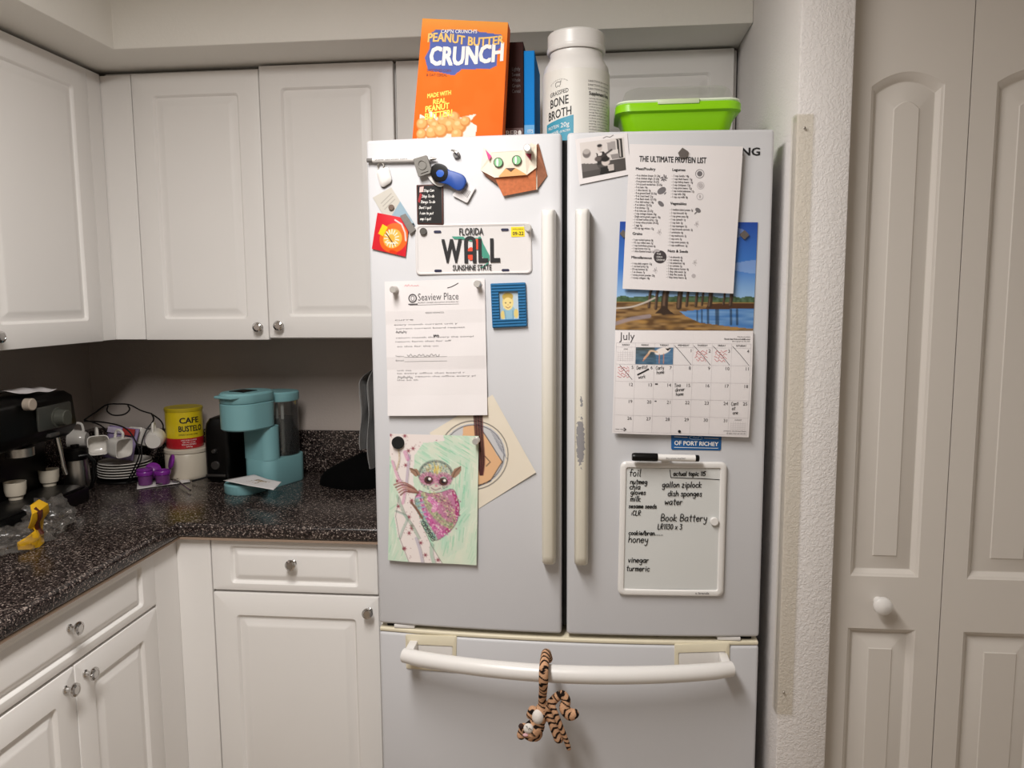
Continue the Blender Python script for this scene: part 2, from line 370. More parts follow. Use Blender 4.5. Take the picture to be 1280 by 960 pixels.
struct('wall_front', MB().box((XW, -4.7, 0), (2.4, -4.6, ZCE)), M_wall)
sof = MB().prism([(XW, 0), (XW, -3.2), (-.79, -3.2), (-.79, -.5), (XA, -.5), (XA, 0)], 2.157, ZCE)
sof.build('soffit', M_wall, ceil_o, bevel=.003)

# bifold closet door
d1 = thing('door_1', 'white two-leaf bifold closet door with arched raised panels beside the textured wall', 'door', (1.19, YD, 0), kind='structure')
def arch_loop(x0, x1, z0, z1, rise, ins, h, mp, n=14):
    a, b, c = x0+ins, x1-ins, z0+ins
    P = [(a, c), (b, c)]
    for k in range(n+1):
        t = k/n; x = b+(a-b)*t
        P.append((x, z1-ins+rise*(1-(2*t-1)**2)*(1-.3*ins/.03)))
    return [mp(x, z, h) for x, z in P]
def leaf(x0, x1, knob):
    mp = plane_map((x0, YD, 0), (1, 0, 0), (0, 0, 1), (0, -1, 0)); w = x1-x0; ms = .046; zt = 2.065
    px0, px1 = ms, w-ms; z = (.02, .20, .812, .924, 1.897)
    mb = MB()
    rail = lambda a, b, c, d: mb.loops([[mp(a, b, -.034), mp(c, b, -.034), mp(c, d, -.034), mp(a, d, -.034)], [mp(a, b, 0), mp(c, b, 0), mp(c, d, 0), mp(a, d, 0)]])
    rail(0, z[0], px0, zt); rail(px1, z[0], w, zt); rail(px0, z[0], px1, z[1]); rail(px0, z[2], px1, z[3])
    n = 14
    for k in range(n):
        ta, tb = k/n, (k+1)/n; xa, xb = px0+(px1-px0)*ta, px0+(px1-px0)*tb
        za, zb = (z[4]+.025*(1-(2*t-1)**2) for t in (ta, tb))
        q = [(xa, za), (xb, zb), (xb, zt), (xa, zt)]
        mb.loops([[mp(x, y, -.034) for x, y in q], [mp(x, y, 0) for x, y in q]])
    lf = mb.build('door_leaf', M_door, d1, world=True, smooth=0)
    prof = [(0, 0), (.002, -.002), (.005, -.0035), (.012, -.0125), (.0135, -.013), (.043, -.004), (.0445, -.0022)]
    for a, b, rise in ((z[3], z[4], .025), (z[1], z[2], 0.)):
        m2 = MB(); m2.loops([arch_loop(px0, px1, a, b, rise, i, h, mp) for i, h in prof], cap0=False, cap1=True)
        m2.build('panel', M_door, lf, world=True, smooth=25, closed=False)
    if knob:
        k = MB(); c = hit(1104, 758, 1, YD-.03); m3 = plane_map((c[0], YD, c[2]), (1, 0, 0), (0, 0, 1), (0, -1, 0))
        k.lathe([(.001, 0), (.009, 0), (.009, .003), (.0075, .008), (.008, .014), (.014, .019), (.0185, .026), (.018, .033), (.012, .038), (.001, .0395)], 28, m3)
        k.build('knob', M_white, lf, world=True)
leaf(XB_+.001, 1.184, True); leaf(1.186, 1.428, False)

# ================================================================== CABINETS
def knob_mesh(mp):
    return MB().lathe([(.0005, 0), (.0085, 0), (.0085, .0025), (.0055, .005), (.0048, .011), (.007, .015), (.0135, .0185), (.0148, .022), (.0138, .0255), (.009, .0275), (.0085, .0268), (.0005, .0268)], 24, mp)
def cab_door(parent, name, O, U, N, w, h, mu, mv, knob=None, gw=.030):
    mp = plane_map(O, U, (0, 0, 1), N); t = .019; e = .0025
    d = rings(mp, w, h, [(0, 0, .002, -t), (0, 0, .002, -e), (e*.3, e*.3, .002, -e*.3), (e, e, .003, 0), (mu-.001, mv-.001, .010, 0), (mu+.002, mv+.002, .009, -.0025), (mu+.005, mv+.005, .008, -.008)], cap1=False)
    do = d.build(name, M_cab, parent, world=True, smooth=28)
    p = rings(mp, w, h, [(mu+.005, mv+.005, .008, -.008), (mu+.0085, mv+.0085, .006, -.0085), (mu+gw-.004, mv+gw-.004, .004, -.0012), (mu+gw, mv+gw, .003, -.0004), (mu+gw+.002, mv+gw+.002, .002, -.0002)], cap0=False)
    p.build('panel', M_cab, do, world=True, smooth=28, closed=False)
    if knob:
        k = plane_map(np.array(mp(knob[0], knob[1], 0)), U, (0, 0, 1), N)
        knob_mesh(k).build('knob', M_chrome, do, world=True)
    return do
XP, YN = (1, 0, 0), (0, -1, 0); LU, LN = (0, 1, 0), (1, 0, 0)
# upper cabinet on the back wall
uc = thing('wall_cabinet', 'white wall cabinet with two raised-panel doors above the teal coffee maker', 'cabinet', (-.46, -.16, 1.38))
b = MB().box((-.938, -.314, 1.382), (-.076, -.002, 2.15)).box((-.9595, -.330, 1.381), (-.852, -.3142, 2.142))
b.build('body', M_cab, uc, world=True, smooth=0, bevel=.0012)
cab_door(uc, 'door', (-.847, -.335, 1.380), XP, YN, .379, .762, .062, .062, (.355, .038))
cab_door(uc, 'door', (-.464, -.3385, 1.386), XP, YN, .385, .764, .062, .062, (.036, .036))
# over the refrigerator
uf = thing('wall_cabinet', 'short white wall cabinet above the refrigerator behind the cereal boxes', 'cabinet', (.386, -.16, 1.86))
MB().box((-.0735, -.314, 1.862), (.854, -.002, 2.15)).build('body', M_cab, uf, world=True, smooth=0, bevel=.0012)
cab_door(uf, 'door', (-.071, -.335, 1.862), XP, YN, .456, .288, .060, .060)
cab_door(uf, 'door', (.388, -.335, 1.862), XP, YN, .456, .288, .060, .060)
# upper cabinet on the left wall
ul = thing('wall_cabinet', 'white wall cabinet on the left wall above the espresso machine', 'cabinet', (-1.1, -.8, 1.38))
MB().box((XW+.002, -1.32, 1.382), (-.960, -.316, 2.15)).box((-.9598, -.392, 1.381), (-.944, -.3325, 2.145)).build('body', M_cab, ul, world=True, smooth=0, bevel=.0012)
cab_door(ul, 'door', (-.940, -.852, 1.380), LU, LN, .455, .764, .062, .062, (.035, .034))
cab_door(ul, 'door', (-.940, -1.311, 1.380), LU, LN, .455, .764, .062, .062, (.42, .034))
# base cabinets
bb = thing('base_cabinet', 'white base cabinet with one drawer and one door between the corner and the refrigerator', 'cabinet', (-.36, -.3, 0))
MB().box((-.628, -.590, .10), (-.058, -.004, .868)).box((-.628, -.53, .0), (-.058, -.51, .0995)).box((-.6309, -.611, .10), (-.536, -.5902, .866)).build('body', M_cab, bb, world=True, smooth=0, bevel=.0015)
cab_door(bb, 'drawer', (-.533, -.611, .727), XP, YN, .452, .142, .052, .020, (.226, .081), .024)
cab_door(bb, 'door', (-.533, -.611, .112), XP, YN, .452, .608, .062, .062, (.428, .572))
bl = thing('base_cabinet', 'white base cabinet with a wide drawer and two doors under the espresso machine', 'cabinet', (-.95, -1.04, 0))
MB().box((XW+.004, -1.37, .10), (-.650, -.594, .868)).box((-.72, -1.37, .0), (-.70, -.62, .0995)).box((-.6498, -.7185, .10), (-.6311, -.5945, .866)).build('body', M_cab, bl, world=True, smooth=0, bevel=.0015)
cab_door(bl, 'drawer', (-.629, -1.352, .727), LU, LN, .632, .142, .055, .020, (.308, .081), .024)
cab_door(bl, 'door', (-.629, -1.035, .112), LU, LN, .313, .608, .060, .060, (.030, .575))
cab_door(bl, 'door', (-.629, -1.352, .112), LU, LN, .313, .608, .060, .060, (.283, .572))
# countertop
ct = thing('countertop', 'dark speckled laminate L-shaped countertop with backsplash lip', 'countertop', (-.9, -.4, .872))
MB().prism([(XW+.003, -.003), (-.02, -.003), (-.02, -.635), (-.605, -.635), (-.605, -1.42), (XW+.003, -1.42)], .8755, .914).build('slab', M_counter, ct, world=True, bevel=.011, seg=4)
MB().prism([(-.62, -.61), (-.02, -.61), (-.02, -.630), (-.610, -.630), (-.610, -1.415), (-.63, -1.415), (-.63, -.61)], .8695, .876).build('substrate_edge', M_sub, ct, world=True, smooth=0, label='bare particleboard underside edge')
MB().box((XW+.022, -.022, .9141), (-.02, -.003, 1.056)).build('backsplash', M_counter, ct, world=True, bevel=.006, seg=3)
MB().box((XW+.003, -1.42, .9141), (XW+.0215, -.003, 1.056)).build('backsplash', M_counter, ct, world=True, bevel=.006, seg=3)

# ceiling lamp (above and behind the camera)
cl = thing('ceiling_light', 'long fluorescent ceiling fixture with a white wraparound diffuser', 'lamp', (LAMP[0], LAMP[1], ZCE))
MB().box((-.15, -.61, -.035), (.15, .61, 0)).build('base', M_white, cl, bevel=.004)
rings(lambda x, y, h: (x-.13, y-.59, -h), .26, 1.18, [(0, 0, .01, .0352), (0, 0, .01, .06), (.015, .015, .01, .08), (.04, .04, .01, .088)], n=5).build('diffuser', mat('frosted_diffuser', 'fff4e4', .5, var=0, emit=3.), cl)

# ================================================================== REFRIGERATOR
ZT, ZB = 1.827, .775
def front(X): return -(.89+.022*(1-((X-.415)/.415)**2))
def surf(px, py, h=0.):
    X = .4
    for _ in range(5): p = hit(px, py, 1, front(X)-h); X = p[0]
    return p
fr = thing('refrigerator', 'white French-door refrigerator with bottom freezer drawer, covered in papers and magnets', 'refrigerator', (.415, -.45, 0))
MB().box((.004, -.815, .03), (.826, -.045, 1.80)).box((.04, -.78, 0), (.79, -.10, .0298)).build('body', mat('fridge_side', 'c9cbcd', .45, var=.02), fr, world=True, smooth=0, bevel=.004)
def curved_front(x0, x1, z0, z1, name, m, yb=-.826, bevel=.007, dy=0.):
    n = 18; P = [(x0+(x1-x0)*k/n, front(x0+(x1-x0)*k/n)-dy) for k in range(n+1)]+[(x1, yb), (x0, yb)]
    return MB().prism(P, z0, z1).build(name, m, fr, world=True, bevel=bevel, seg=3)
dl = curved_front(0, .4095, ZB, ZT, 'door', M_fridge)
dr = curved_front(.4205, .83, ZB, ZT, 'door', M_fridge)
MB().box((.4096, -.884, ZB+.01), (.4204, -.8151, ZT-.01)).build('gasket', M_gasket, fr, world=True, smooth=0)
MB().box((.02, -.8255, ZB-.001), (.81, -.8151, ZT-.01)).build('gasket', M_gasket, fr, world=True, smooth=0)
fz = curved_front(0, .83, .06, .7565, 'freezer_drawer', M_fridge)
curved_front(.001, .829, .7567, .7655, 'top_trim', M_cream, bevel=.003, dy=-.001)
# handles of the upper doors
def handle_mat(name, worn):
    m = mat(name, 'dcd8d2', .32, var=0); nt = m.node_tree; b = nt.nodes['Principled BSDF']
    tc = nt.nodes.new('ShaderNodeTexCoord'); sp = nt.nodes.new('ShaderNodeSeparateXYZ'); nt.links.new(tc.outputs['Object'], sp.inputs[0])
    mr = nt.nodes.new('ShaderNodeMapRange'); mr.inputs[1].default_value = 1.5; mr.inputs[2].default_value = 1.22; nt.links.new(sp.outputs['Z'], mr.inputs[0])
    mx = nt.nodes.new('ShaderNodeMix'); mx.data_type = 'RGBA'; mx.inputs[6].default_value = lin('dcd9d5')+(1,); mx.inputs[7].default_value = lin('d0cabb')+(1,)
    nt.links.new(mr.outputs[0], mx.inputs[0]); out = mx.outputs[2]
    def wear(c, s, col, thr):
        nonlocal out
        vs = nt.nodes.new('ShaderNodeVectorMath'); vs.operation = 'SUBTRACT'; vs.inputs[1].default_value = c; nt.links.new(tc.outputs['Object'], vs.inputs[0])
        vd = nt.nodes.new('ShaderNodeVectorMath'); vd.operation = 'DIVIDE'; vd.inputs[1].default_value = s; nt.links.new(vs.outputs[0], vd.inputs[0])
        vl = nt.nodes.new('ShaderNodeVectorMath'); vl.operation = 'LENGTH'; nt.links.new(vd.outputs[0], vl.inputs[0])
        n = nt.nodes.new('ShaderNodeTexNoise'); n.inputs['Scale'].default_value = 170; n.inputs['Detail'].default_value = 3; nt.links.new(tc.outputs['Object'], n.inputs['Vector'])
        ma = nt.nodes.new('ShaderNodeMath'); ma.operation = 'MULTIPLY_ADD'; ma.inputs[1].default_value = 1.3; nt.links.new(n.outputs['Fac'], ma.inputs[0]); nt.links.new(vl.outputs['Value'], ma.inputs[2])
        lt = nt.nodes.new('ShaderNodeMath'); lt.operation = 'LESS_THAN'; lt.inputs[1].default_value = thr; nt.links.new(ma.outputs[0], lt.inputs[0])
        m2 = nt.nodes.new('ShaderNodeMix'); m2.data_type = 'RGBA'; nt.links.new(lt.outputs[0], m2.inputs[0]); nt.links.new(out, m2.inputs[6]); m2.inputs[7].default_value = lin(col)+(1,); out = m2.outputs[2]
    if worn:
        wear((.0345, -.50, 1.205), (.0095, .05, .055), '8b898b', 1.55); wear((.0365, -.50, 1.29), (.006, .05, .03), '8b898b', 1.05)
    else:
        wear((-.047, -.49, 1.19), (.003, .03, .04), '6f6a66', 1.0)
    nt.links.new(out, b.inputs['Base Color']); return m
def vhandle(parent, xc, worn):
    hw = .0148; L = []
    ends = [(1.0, 1.672), (1.0, .940)]
    zs = [(1.6725, .80, .93), (1.671, .9, .98), (1.668, .97, 1.), (1.660, 1., 1.), (1.30, 1.04, 1.), (.962, 1., 1.), (.948, .92, 1.), (.941, .7, .97), (.937, .35, .9), (.936, .1, .85)]
    for z, dep, wk in zs:
        yb = front(xc)+.002; D = .043*dep+.002; pts = []
        for k in range(17):
            a = PI*k/16; cx = math.copysign(abs(math.cos(a))**.55, math.cos(a)); sy = math.sin(a)**.55
            pts.append((xc+hw*wk*cx, yb-D*sy, z))
        L.append(pts)
    o = MB().loops(L).build('handle', handle_mat('worn_handle' if worn else 'aged_handle', worn), parent, world=True, smooth=40)
    return o
vhandle(dl, .3835, False); vhandle(dr, .4515, True)
# freezer handle, mounts, hinges, logo
P = []
for k in range(25):
    t = k/24; X = .078+(.756-.078)*t; e = min(t, 1-t)*2
    P.append((X, -.949-.048*(1-(2*t-1)**2), .7285))
P = [(.070, -.943, .7285)]+P[1:-1]+[(.764, -.943, .7285)]
MB().tube(P, [.0155]+[.0165+.0016*math.sin(PI*k/24) for k in range(23)]+[.0155], 20).build('handle', M_white, fz, world=True)
for x in (.0715, .7435): MB().box((x, -.940, .7145), (x+.019, -.898, .7425)).build('handle_post', M_white, fz, world=True, bevel=.003)
def quad_map(c, W_, H_, h0=0., lift=None, onto=surf):
    C = [np.array(onto(px, py, h0)) for px, py in c]      # TL TR BR BL pixel corners on the refrigerator front
    def mp(x, y, h=0.):
        s_, t_ = x/W_, 1-y/H_
        p = C[0]*(1-s_)*(1-t_)+C[1]*s_*(1-t_)+C[2]*s_*t_+C[3]*(1-s_)*t_
        l = lift(s_, t_) if lift else 0.
        return (p[0], front(p[0])-h0-h-l, p[2])
    return mp
for c in (((507, 793), (571, 795), (570, 840), (508, 835)), ((843, 805), (912, 803), (911, 841), (843, 843))):
    mp = quad_map(c, .115, .075)
    mo = rings(mp, .115, .075, [(0, 0, .003, -.003), (0, 0, .003, .002), (.002, .002, .003, .003), (.008, .020, .002, .003), (.009, .021, .002, .0005)], cap0=False, cap1=False).build('handle_mount', M_cream, fz, world=True, closed=False, label='yellowed handle mount')
    rings(mp, .115, .075, [(.009, .021, .002, .0004), (.010, .022, .002, .0012), (.012, .024, .002, .0014)], cap0=False).build('mount_plate', M_white, mo, world=True, closed=False)
for a, b_, m in (((.016, -.88, .7658), (.034, -.84, .7745), M_blackmat), ((.035, -.893, .7664), (.082, -.84, .7747), M_white), ((.792, -.88, .7658), (.816, -.84, .7745), M_blackmat), ((.742, -.893, .7664), (.791, -.84, .7747), M_white)):
    MB().box(a, b_).build('hinge_cover', m, fr, world=True, bevel=.002)
fm = lambda x, y, h=0.: (x, front(x)-h, y)
lg = MB(); pa, pb = surf(876, 195), surf(949.5, 194.5)
put_text(lg, 'SAMSUNG', pa[0], pa[2], .0215, fm, .0006, bold=.028, width=pb[0]-pa[0]); lg.build('logo', M_ink, dr, world=True, closed=False, label='black SAMSUNG lettering')

# clear corner guard on the partition edge
cg = thing('corner_guard', 'clear plastic corner guard nailed along the edge of the textured wall', 'corner guard', (XA, YC, .64))
MB().prism([(XA-.0045, YC+.028), (XA-.0045, YC-.0045), (XA+.028, YC-.0045), (XA+.028, YC-.0015), (XA-.0015, YC-.0015), (XA-.0015, YC+.028)], .64, 1.84).build('guard_strip', film('clear_guard', 'fffefb', .012, .3, .1), cg, world=True, smooth=0)
for px, py in ((1006, 160), (980, 866)):
    p = hit(px, py, 1, YC-.005); m3 = plane_map(p, XP, (0, 0, 1), YN)
    MB().lathe([(.0005, -.001), (.0026, -.001), (.0026, .0003), (.0015, .0012), (.0005, .0012)], 12, m3).build('nail', M_steel, cg, world=True)

# ================================================================== ON TOP OF THE REFRIGERATOR
ZF = 1.8005
def box_from_px(TL, TR, BL, BR, y_top, y_bot, depth, zb):
    a, b_ = hit(*TL, 1, y_top), hit(*TR, 1, y_top); c, d = hit(*BL, 1, y_bot), hit(*BR, 1, y_bot)
    def ext(t, q):
        k = (zb-t[2])/(q[2]-t[2]); return t+(q-t)*k
    c, d = ext(a, c), ext(b_, d)
    def mp(x, y, h=0.):          # x, y in 0..1, h outwards (metres)
        p = c*(1-x)*(1-y)+d*x*(1-y)+b_*x*y+a*(1-x)*y
        return (p[0], p[1]-h, p[2])
    return mp
# cereal box
cx = thing('cereal_box', 'orange peanut butter cereal box leaning on top of the refrigerator', 'box', (.2, -.79, ZF))
mpc = box_from_px((528, 23), (635, 28), (516, 168), (628, 165), -.775, -.80, .05, ZF)
M_or = mat('orange_card', 'ee6a1e', .6, spec=.15, var=.03, vs=12)
MB().loops([[mpc(x, y, -.001) for x, y in ((0, 0), (1, 0), (1, 1), (0, 1))], [mpc(x, y, -.05) for x, y in ((0, 0), (1, 0), (1, 1), (0, 1))]]).build('carton', M_or, cx, world=True, smooth=0, bevel=.001)
cv = Canvas(121, 181, 'f0661a'); cv.grad('f2a04a', 'ef7a26', 0, 30).grad('ef7a26', 'ee5c14', 30, 181)
cv.blend((cv.noise(14, 20, 3)-.5)*.12, 'ffb060')
# blue shadow plate behind the title
for P in ([(12, 20), (20, 14), (60, 12), (112, 17), (114, 32), (108, 38), (108, 58), (100, 62), (60, 64), (50, 72), (30, 68), (14, 66), (8, 50), (14, 38)],): cv.poly(P, '5b6bb0')
# milk splash and cereal balls at the bottom
cv.poly([(8, 122), (22, 130), (18, 114), (34, 128), (44, 132), (40, 118), (56, 128), (84, 122), (76, 132), (86, 138), (80, 181), (6, 181)], 'f2e6d8')
for i, (x, y, r) in enumerate(((12, 163, 8), (24, 160, 6), (30, 166, 8), (26, 174, 9), (12, 176, 7), (40, 158, 8), (54, 155, 8), (50, 166, 10), (62, 166, 10), (70, 160, 7), (38, 172, 9), (60, 177, 8))):
    y -= 28; cv.ell(x, y, r, r, 'c98548'); cv.ell(x-r*.15, y-r*.2, r*.82, r*.8, 'e3a868'); cv.ell(x-r*.3, y-r*.4, r*.35, r*.3, 'f3c890', .8)
fc = grid_sheet(lambda x, y, h=0.: mpc(x, y, .0003+h), 1, 1, 120, 180, cv).build('front_print', M_card, cx, world=True, closed=False)
def wob(mp, amp=.012, fr_=9.): return lambda x, y, h=0.: mp(x, y+amp*math.sin(x*fr_), h)
t = MB(); put_text(t, "CAP'N CRUNCH'S", .44, .905, .036, lambda x, y, h=0.: mpc(x, y+.02*(x-.4), h), .0011, 'C', bold=.02, width=.42); t.build('small_title', M_inkw, cx, world=True, closed=False)
tt = wob(mpc, .014, 7.)
t = MB(); put_text(t, "PEANUT BUTTER", .52, .828, .088, lambda x, y, h=0.: tt(x, y+.012*(x-.3), h), .0012, 'C', bold=.035, width=.88); t.build('title', mat('peanut_yellow_print', 'f0c060', .5, var=.1, vs=60), cx, world=True, closed=False)
t = MB(); put_text(t, "CRUNCH", .54, .69, .185, lambda x, y, h=0.: mpc(x, y+.05*(x-.3)-.02*math.sin(x*3), h), .0012, 'C', bold=.045, width=.84); t.build('big_title', M_inkw, cx, world=True, closed=False)
t = MB(); put_text(t, 'SWEETENED CORN', .10, .625, .028, mpc, .001, width=.28); put_text(t, '& OAT CEREAL', .10, .592, .028, mpc, .001, width=.24); t.build('small_print', mat('brown_print', '7d2f14', .6, var=0), cx, world=True, closed=False)
t = MB()
for s_, x, y, w, sz in (('MADE WITH', .13, .435, .27, .045), ('REAL', .2, .39, .15, .05), ('PEANUT', .12, .335, .27, .06), ('BUTTER!', .12, .28, .31, .065)): put_text(t, s_, x, y, sz, mpc, .001, bold=.03, width=w, ang=.1)
t.build('slogan', mat('yellow_print', 'f6e03a', .5, var=0), cx, world=True, closed=False)

# brown carton and blue carton, spines towards the room
def spine_box(name, label, TL, TR, y0, w, dep, tilt, col, mname):
    p0, p1 = hit(*TL, 1, y0), hit(*TR, 1, y0)
    xr = p1[0]; xl = xr-w; zt = p1[2]
    th = thing(name, label, 'box', ((xl+xr)/2, y0, ZF), (0, tilt, 0))
    m = mat(mname, col, .7, spec=.1, var=.05, vs=14)
    rings(lambda x, y, h: (x-w/2, -h, y), w, zt-ZF, [(.001, .001, .0012, -dep), (0, 0, .0012, -dep+.001), (0, 0, .0012, -.001), (.001, .001, .0012, 0)]).build('carton', m, th, smooth=0)
    return th, (lambda x, y, h=0.: (x-w/2, -h, y)), zt-ZF
br, mb_, hb = spine_box('cereal_box', 'dark brown cereal carton with its spine outwards beside the orange cereal box', (632, 52), (654, 52), -.718, .056, .19, 0, '3a2422', 'brown_card')
t = MB()
for i, s_ in enumerate(('Lightly', 'Sweet', 'Whole', 'Grain', 'Cereal')): put_text(t, s_, .030, hb-.062-.012*i, .0115, mb_, .0006, width=.019)
t.build('grey_lettering', M_inkg, br, closed=False)
t = MB(); put_text(t, 'BER', .043, .062, .017, mb_, .0006, 'R', bold=.02); put_text(t, 'WELLNESS', .051, .051, .007, mb_, .0006, 'R', width=.034)
t.add([mb_(.047+.004*math.cos(a), .068+.006*math.sin(a), .0006) for a in np.linspace(0, 2*PI, 14)[:-1]], [tuple(range(13))]); t.build('white_lettering', M_inkw, br, closed=False)
t = MB(); t.add([mb_(x, y, .0004) for x, y in ((.0005, .046), (.0555, .046), (.0555, .079), (.0005, .079))], [(0, 1, 2, 3)]); t.build('label_band', mat('brown_band', '5b3b38', .5, var=.04), br, closed=False)
t = MB(); t.add([mb_(.036+.016*math.cos(a), .028+.011*math.sin(a)+(.006 if abs(a-1.6) < .4 else 0), .0005) for a in np.linspace(0, 2*PI, 22)[:-1]], [tuple(range(21))]); t.build('bowl_picture', mat('cream_print', 'cfc8b8', .5, var=.15, vs=120), br, closed=False)
bu, mbu, hbu = spine_box('cereal_box', 'slim bright blue carton between the brown carton and the protein jar', (655, 63), (668, 63), -.712, .0245, .19, 0, '1f86d6', 'blue_card')
t = MB(); t.add([mbu(x, y, .0004) for x, y in ((.0005, .058), (.0240, .058), (.0240, .086), (.0005, .086))], [(0, 1, 2, 3)]); t.build('label_band', mat('light_blue_band', '5fa9dd', .5, var=.04), bu, closed=False)
t = MB(); put_text(t, 'ITS', .021, .069, .010, mbu, .0006, 'R'); t.build('lettering', M_inkw, bu, closed=False)

# jar of bone broth powder
RJ = .0735; jc = hit(720, 110, 1, -.735); jz = hit(720, 51, 1, -.70)[2]-ZF
jar = thing('protein_jar', 'white plastic jar of bone broth protein powder with screw lid', 'jar', (jc[0], -.735, ZF))
hb_ = jz-.052
MB().lathe([(.001, 0), (RJ-.006, 0), (RJ-.001, .004), (RJ, .010), (RJ, hb_-.040), (RJ-.003, hb_-.022), (RJ-.012, hb_-.008), (RJ-.016, hb_), (RJ-.016, hb_+.010), (.001, hb_+.010)], 56).build('body', M_white, jar)
ld_ = MB().lathe([(.001, hb_+.011), (RJ-.011, hb_+.011), (RJ-.0095, hb_+.014), (RJ-.0095, hb_+.020), (RJ-.011, hb_+.022), (RJ-.011, jz-.005), (RJ-.014, jz-.001), (RJ-.020, jz), (.001, jz)], 56).build('lid', M_white, jar)
def cyl(R, az, z0): return lambda x, y, h=0.: ((R+h)*math.cos(az+x/R), (R+h)*math.sin(az+x/R), z0+y)
va = math.atan2(CAM[1]+.735, CAM[0]-jc[0]); LH = hb_-.040
cj = cyl(RJ+.0004, va, .004)
lab = MB(); n = 40
lab.loops([[cj(-.125+.25*i/n, y, 0) for i in range(n+1)] for y in (0., LH)], False, False, closed=False); lab.build('label', mat('label_paper', 'dddad3', .5, var=.02), jar, closed=False)
bl_ = MB(); bl_.loops([[cj(-.075+.070*i/12, y+.014*i/12*yy, .0003) for i in range(13)] for y, yy in ((0., 0), (.066, 1))], False, False, closed=False); bl_.build('blue_band', mat('teal_blue_print', '3f93ad', .5, var=.03), jar, closed=False)
t = MB()
sk = lambda x, y, h=0.: cj(x, y+.14*(x+.04), h)
put_text(t, 'GRASSFED', -.039, .124, .0125, sk, .0006, 'C', width=.046); put_text(t, 'BONE', -.039, .101, .0255, sk, .0006, 'C', bold=.01, width=.046); put_text(t, 'BROTH', -.039, .0765, .0255, sk, .0006, 'C', bold=.01, width=.058)
for a in np.linspace(.5, PI-.5, 12): put_text(t, 'o', -.039-.023*math.cos(a), .141+.013*math.sin(a), .004, sk, .0006, 'C')
handle_w = [(-.046, .125), (-.046, .131), (-.041, .133), (-.036, .131), (-.033, .134), (-.034, .127), (-.037, .122), (-.040, .125), (-.044, .122), (-.046, .125)]
t.ribbon([(a_, b2+.018) for a_, b2 in handle_w], .0009, sk, .0006)
t.build('lettering', M_ink, jar, closed=False); t = MB()
put_text(t, 'Supplement Facts', .028, .121, .0105, cj, .0006, bold=.02, width=.06)
t.build('facts_heading', M_ink, jar, closed=False)
t = MB()
for i in range(13): put_text(t, ('serving size amount per', 'total fat carbohydrate', 'protein collagen type', 'sodium potassium iron')[i % 4], .028, .113-.0058*i, .0042, cj, .0006, width=.05+.006*(i % 3))
for i in range(3): put_text(t, 'DIRECTIONS mix one scoop', .026, .148-.008*i, .0055, cj, .0006, width=.062)
t.build('fine_print', M_inkg, jar, closed=False)
t = MB(); put_text(t, 'PROTEIN', -.068, .056, .010, sk, .0008, width=.03); put_text(t, 'POWDER', -.068, .043, .010, sk, .0008, width=.03); put_text(t, '20g', -.024, .054, .014, sk, .0008, 'C'); put_text(t, 'OF PROTEIN', -.024, .043, .007, sk, .0008, 'C', width=.024); t.build('white_lettering', M_inkw, jar, closed=False)

# lime green container with clear lid
gx = hit(845, 125, 1, -.72)[0]
gc = thing('food_container', 'lime green plastic food container with clear lid on the refrigerator', 'container', (gx, -.70, ZF))
M_lime = mat('lime_plastic', '8fd40e', .3, var=.03, vs=8)
zr = hit(845, 127, 1, -.78)[2]-ZF; hw, hd = .134, .085
gl_ = lambda k, r, z: (hw-k, hd-k, r, z)
def orr(kx, ky, r, z, n=8): return [(x-hw, y-hd, z) for x, y in rr(2*hw, 2*hd, kx, ky, r, n)]
MB().loops([orr(.036, .03, .03, 0), orr(.034, .028, .03, .003), orr(.014, .012, .03, zr-.030), orr(.010, .008, .03, zr-.022), orr(.0, .0, .034, zr-.018), orr(0, 0, .034, zr-.004), orr(.002, .002, .034, zr-.001), orr(.006, .006, .03, zr-.001), orr(.016, .014, .03, zr-.010), orr(.040, .034, .03, .005)]).build('tub', M_lime, gc)
MB().loops([orr(.004, .004, .032, zr-.0005), orr(.002, .002, .032, zr+.002), orr(.003, .003, .032, zr+.005), orr(.008, .008, .03, zr+.0055), orr(.012, .012, .03, zr+.004)], False, False).build('lid_rim', mat('milky_rim', 'e9f2dc', .3, var=.02), gc, closed=False)
lz = zr+.0055
MB().loops([orr(.010, .010, .03, lz), orr(.016, .015, .03, lz+.010), orr(.022, .020, .03, lz+.026), orr(.030, .026, .028, lz+.031), orr(.05, .04, .02, lz+.031)], False, True).build('lid', film('clear_lid', 'fefefd', .008, .22, .05, ('f2f2f0', .06)), gc, smooth=50)
MB().box((-.045, -hd-.003, zr-.006), (.042, -hd+.004, zr+.0045)).build('latch', mat('milky_latch', 'cfdcb8', .3, var=.02), gc, bevel=.0015)

# ================================================================== ON THE COUNTER
ZC = .9142
# --- espresso machine (faces the room, back to the left wall)
em = thing('espresso_machine', 'black espresso machine with steel control panel against the left wall', 'coffee machine', (-.985, -.62, ZC), (0, 0, math.radians(92.5)))
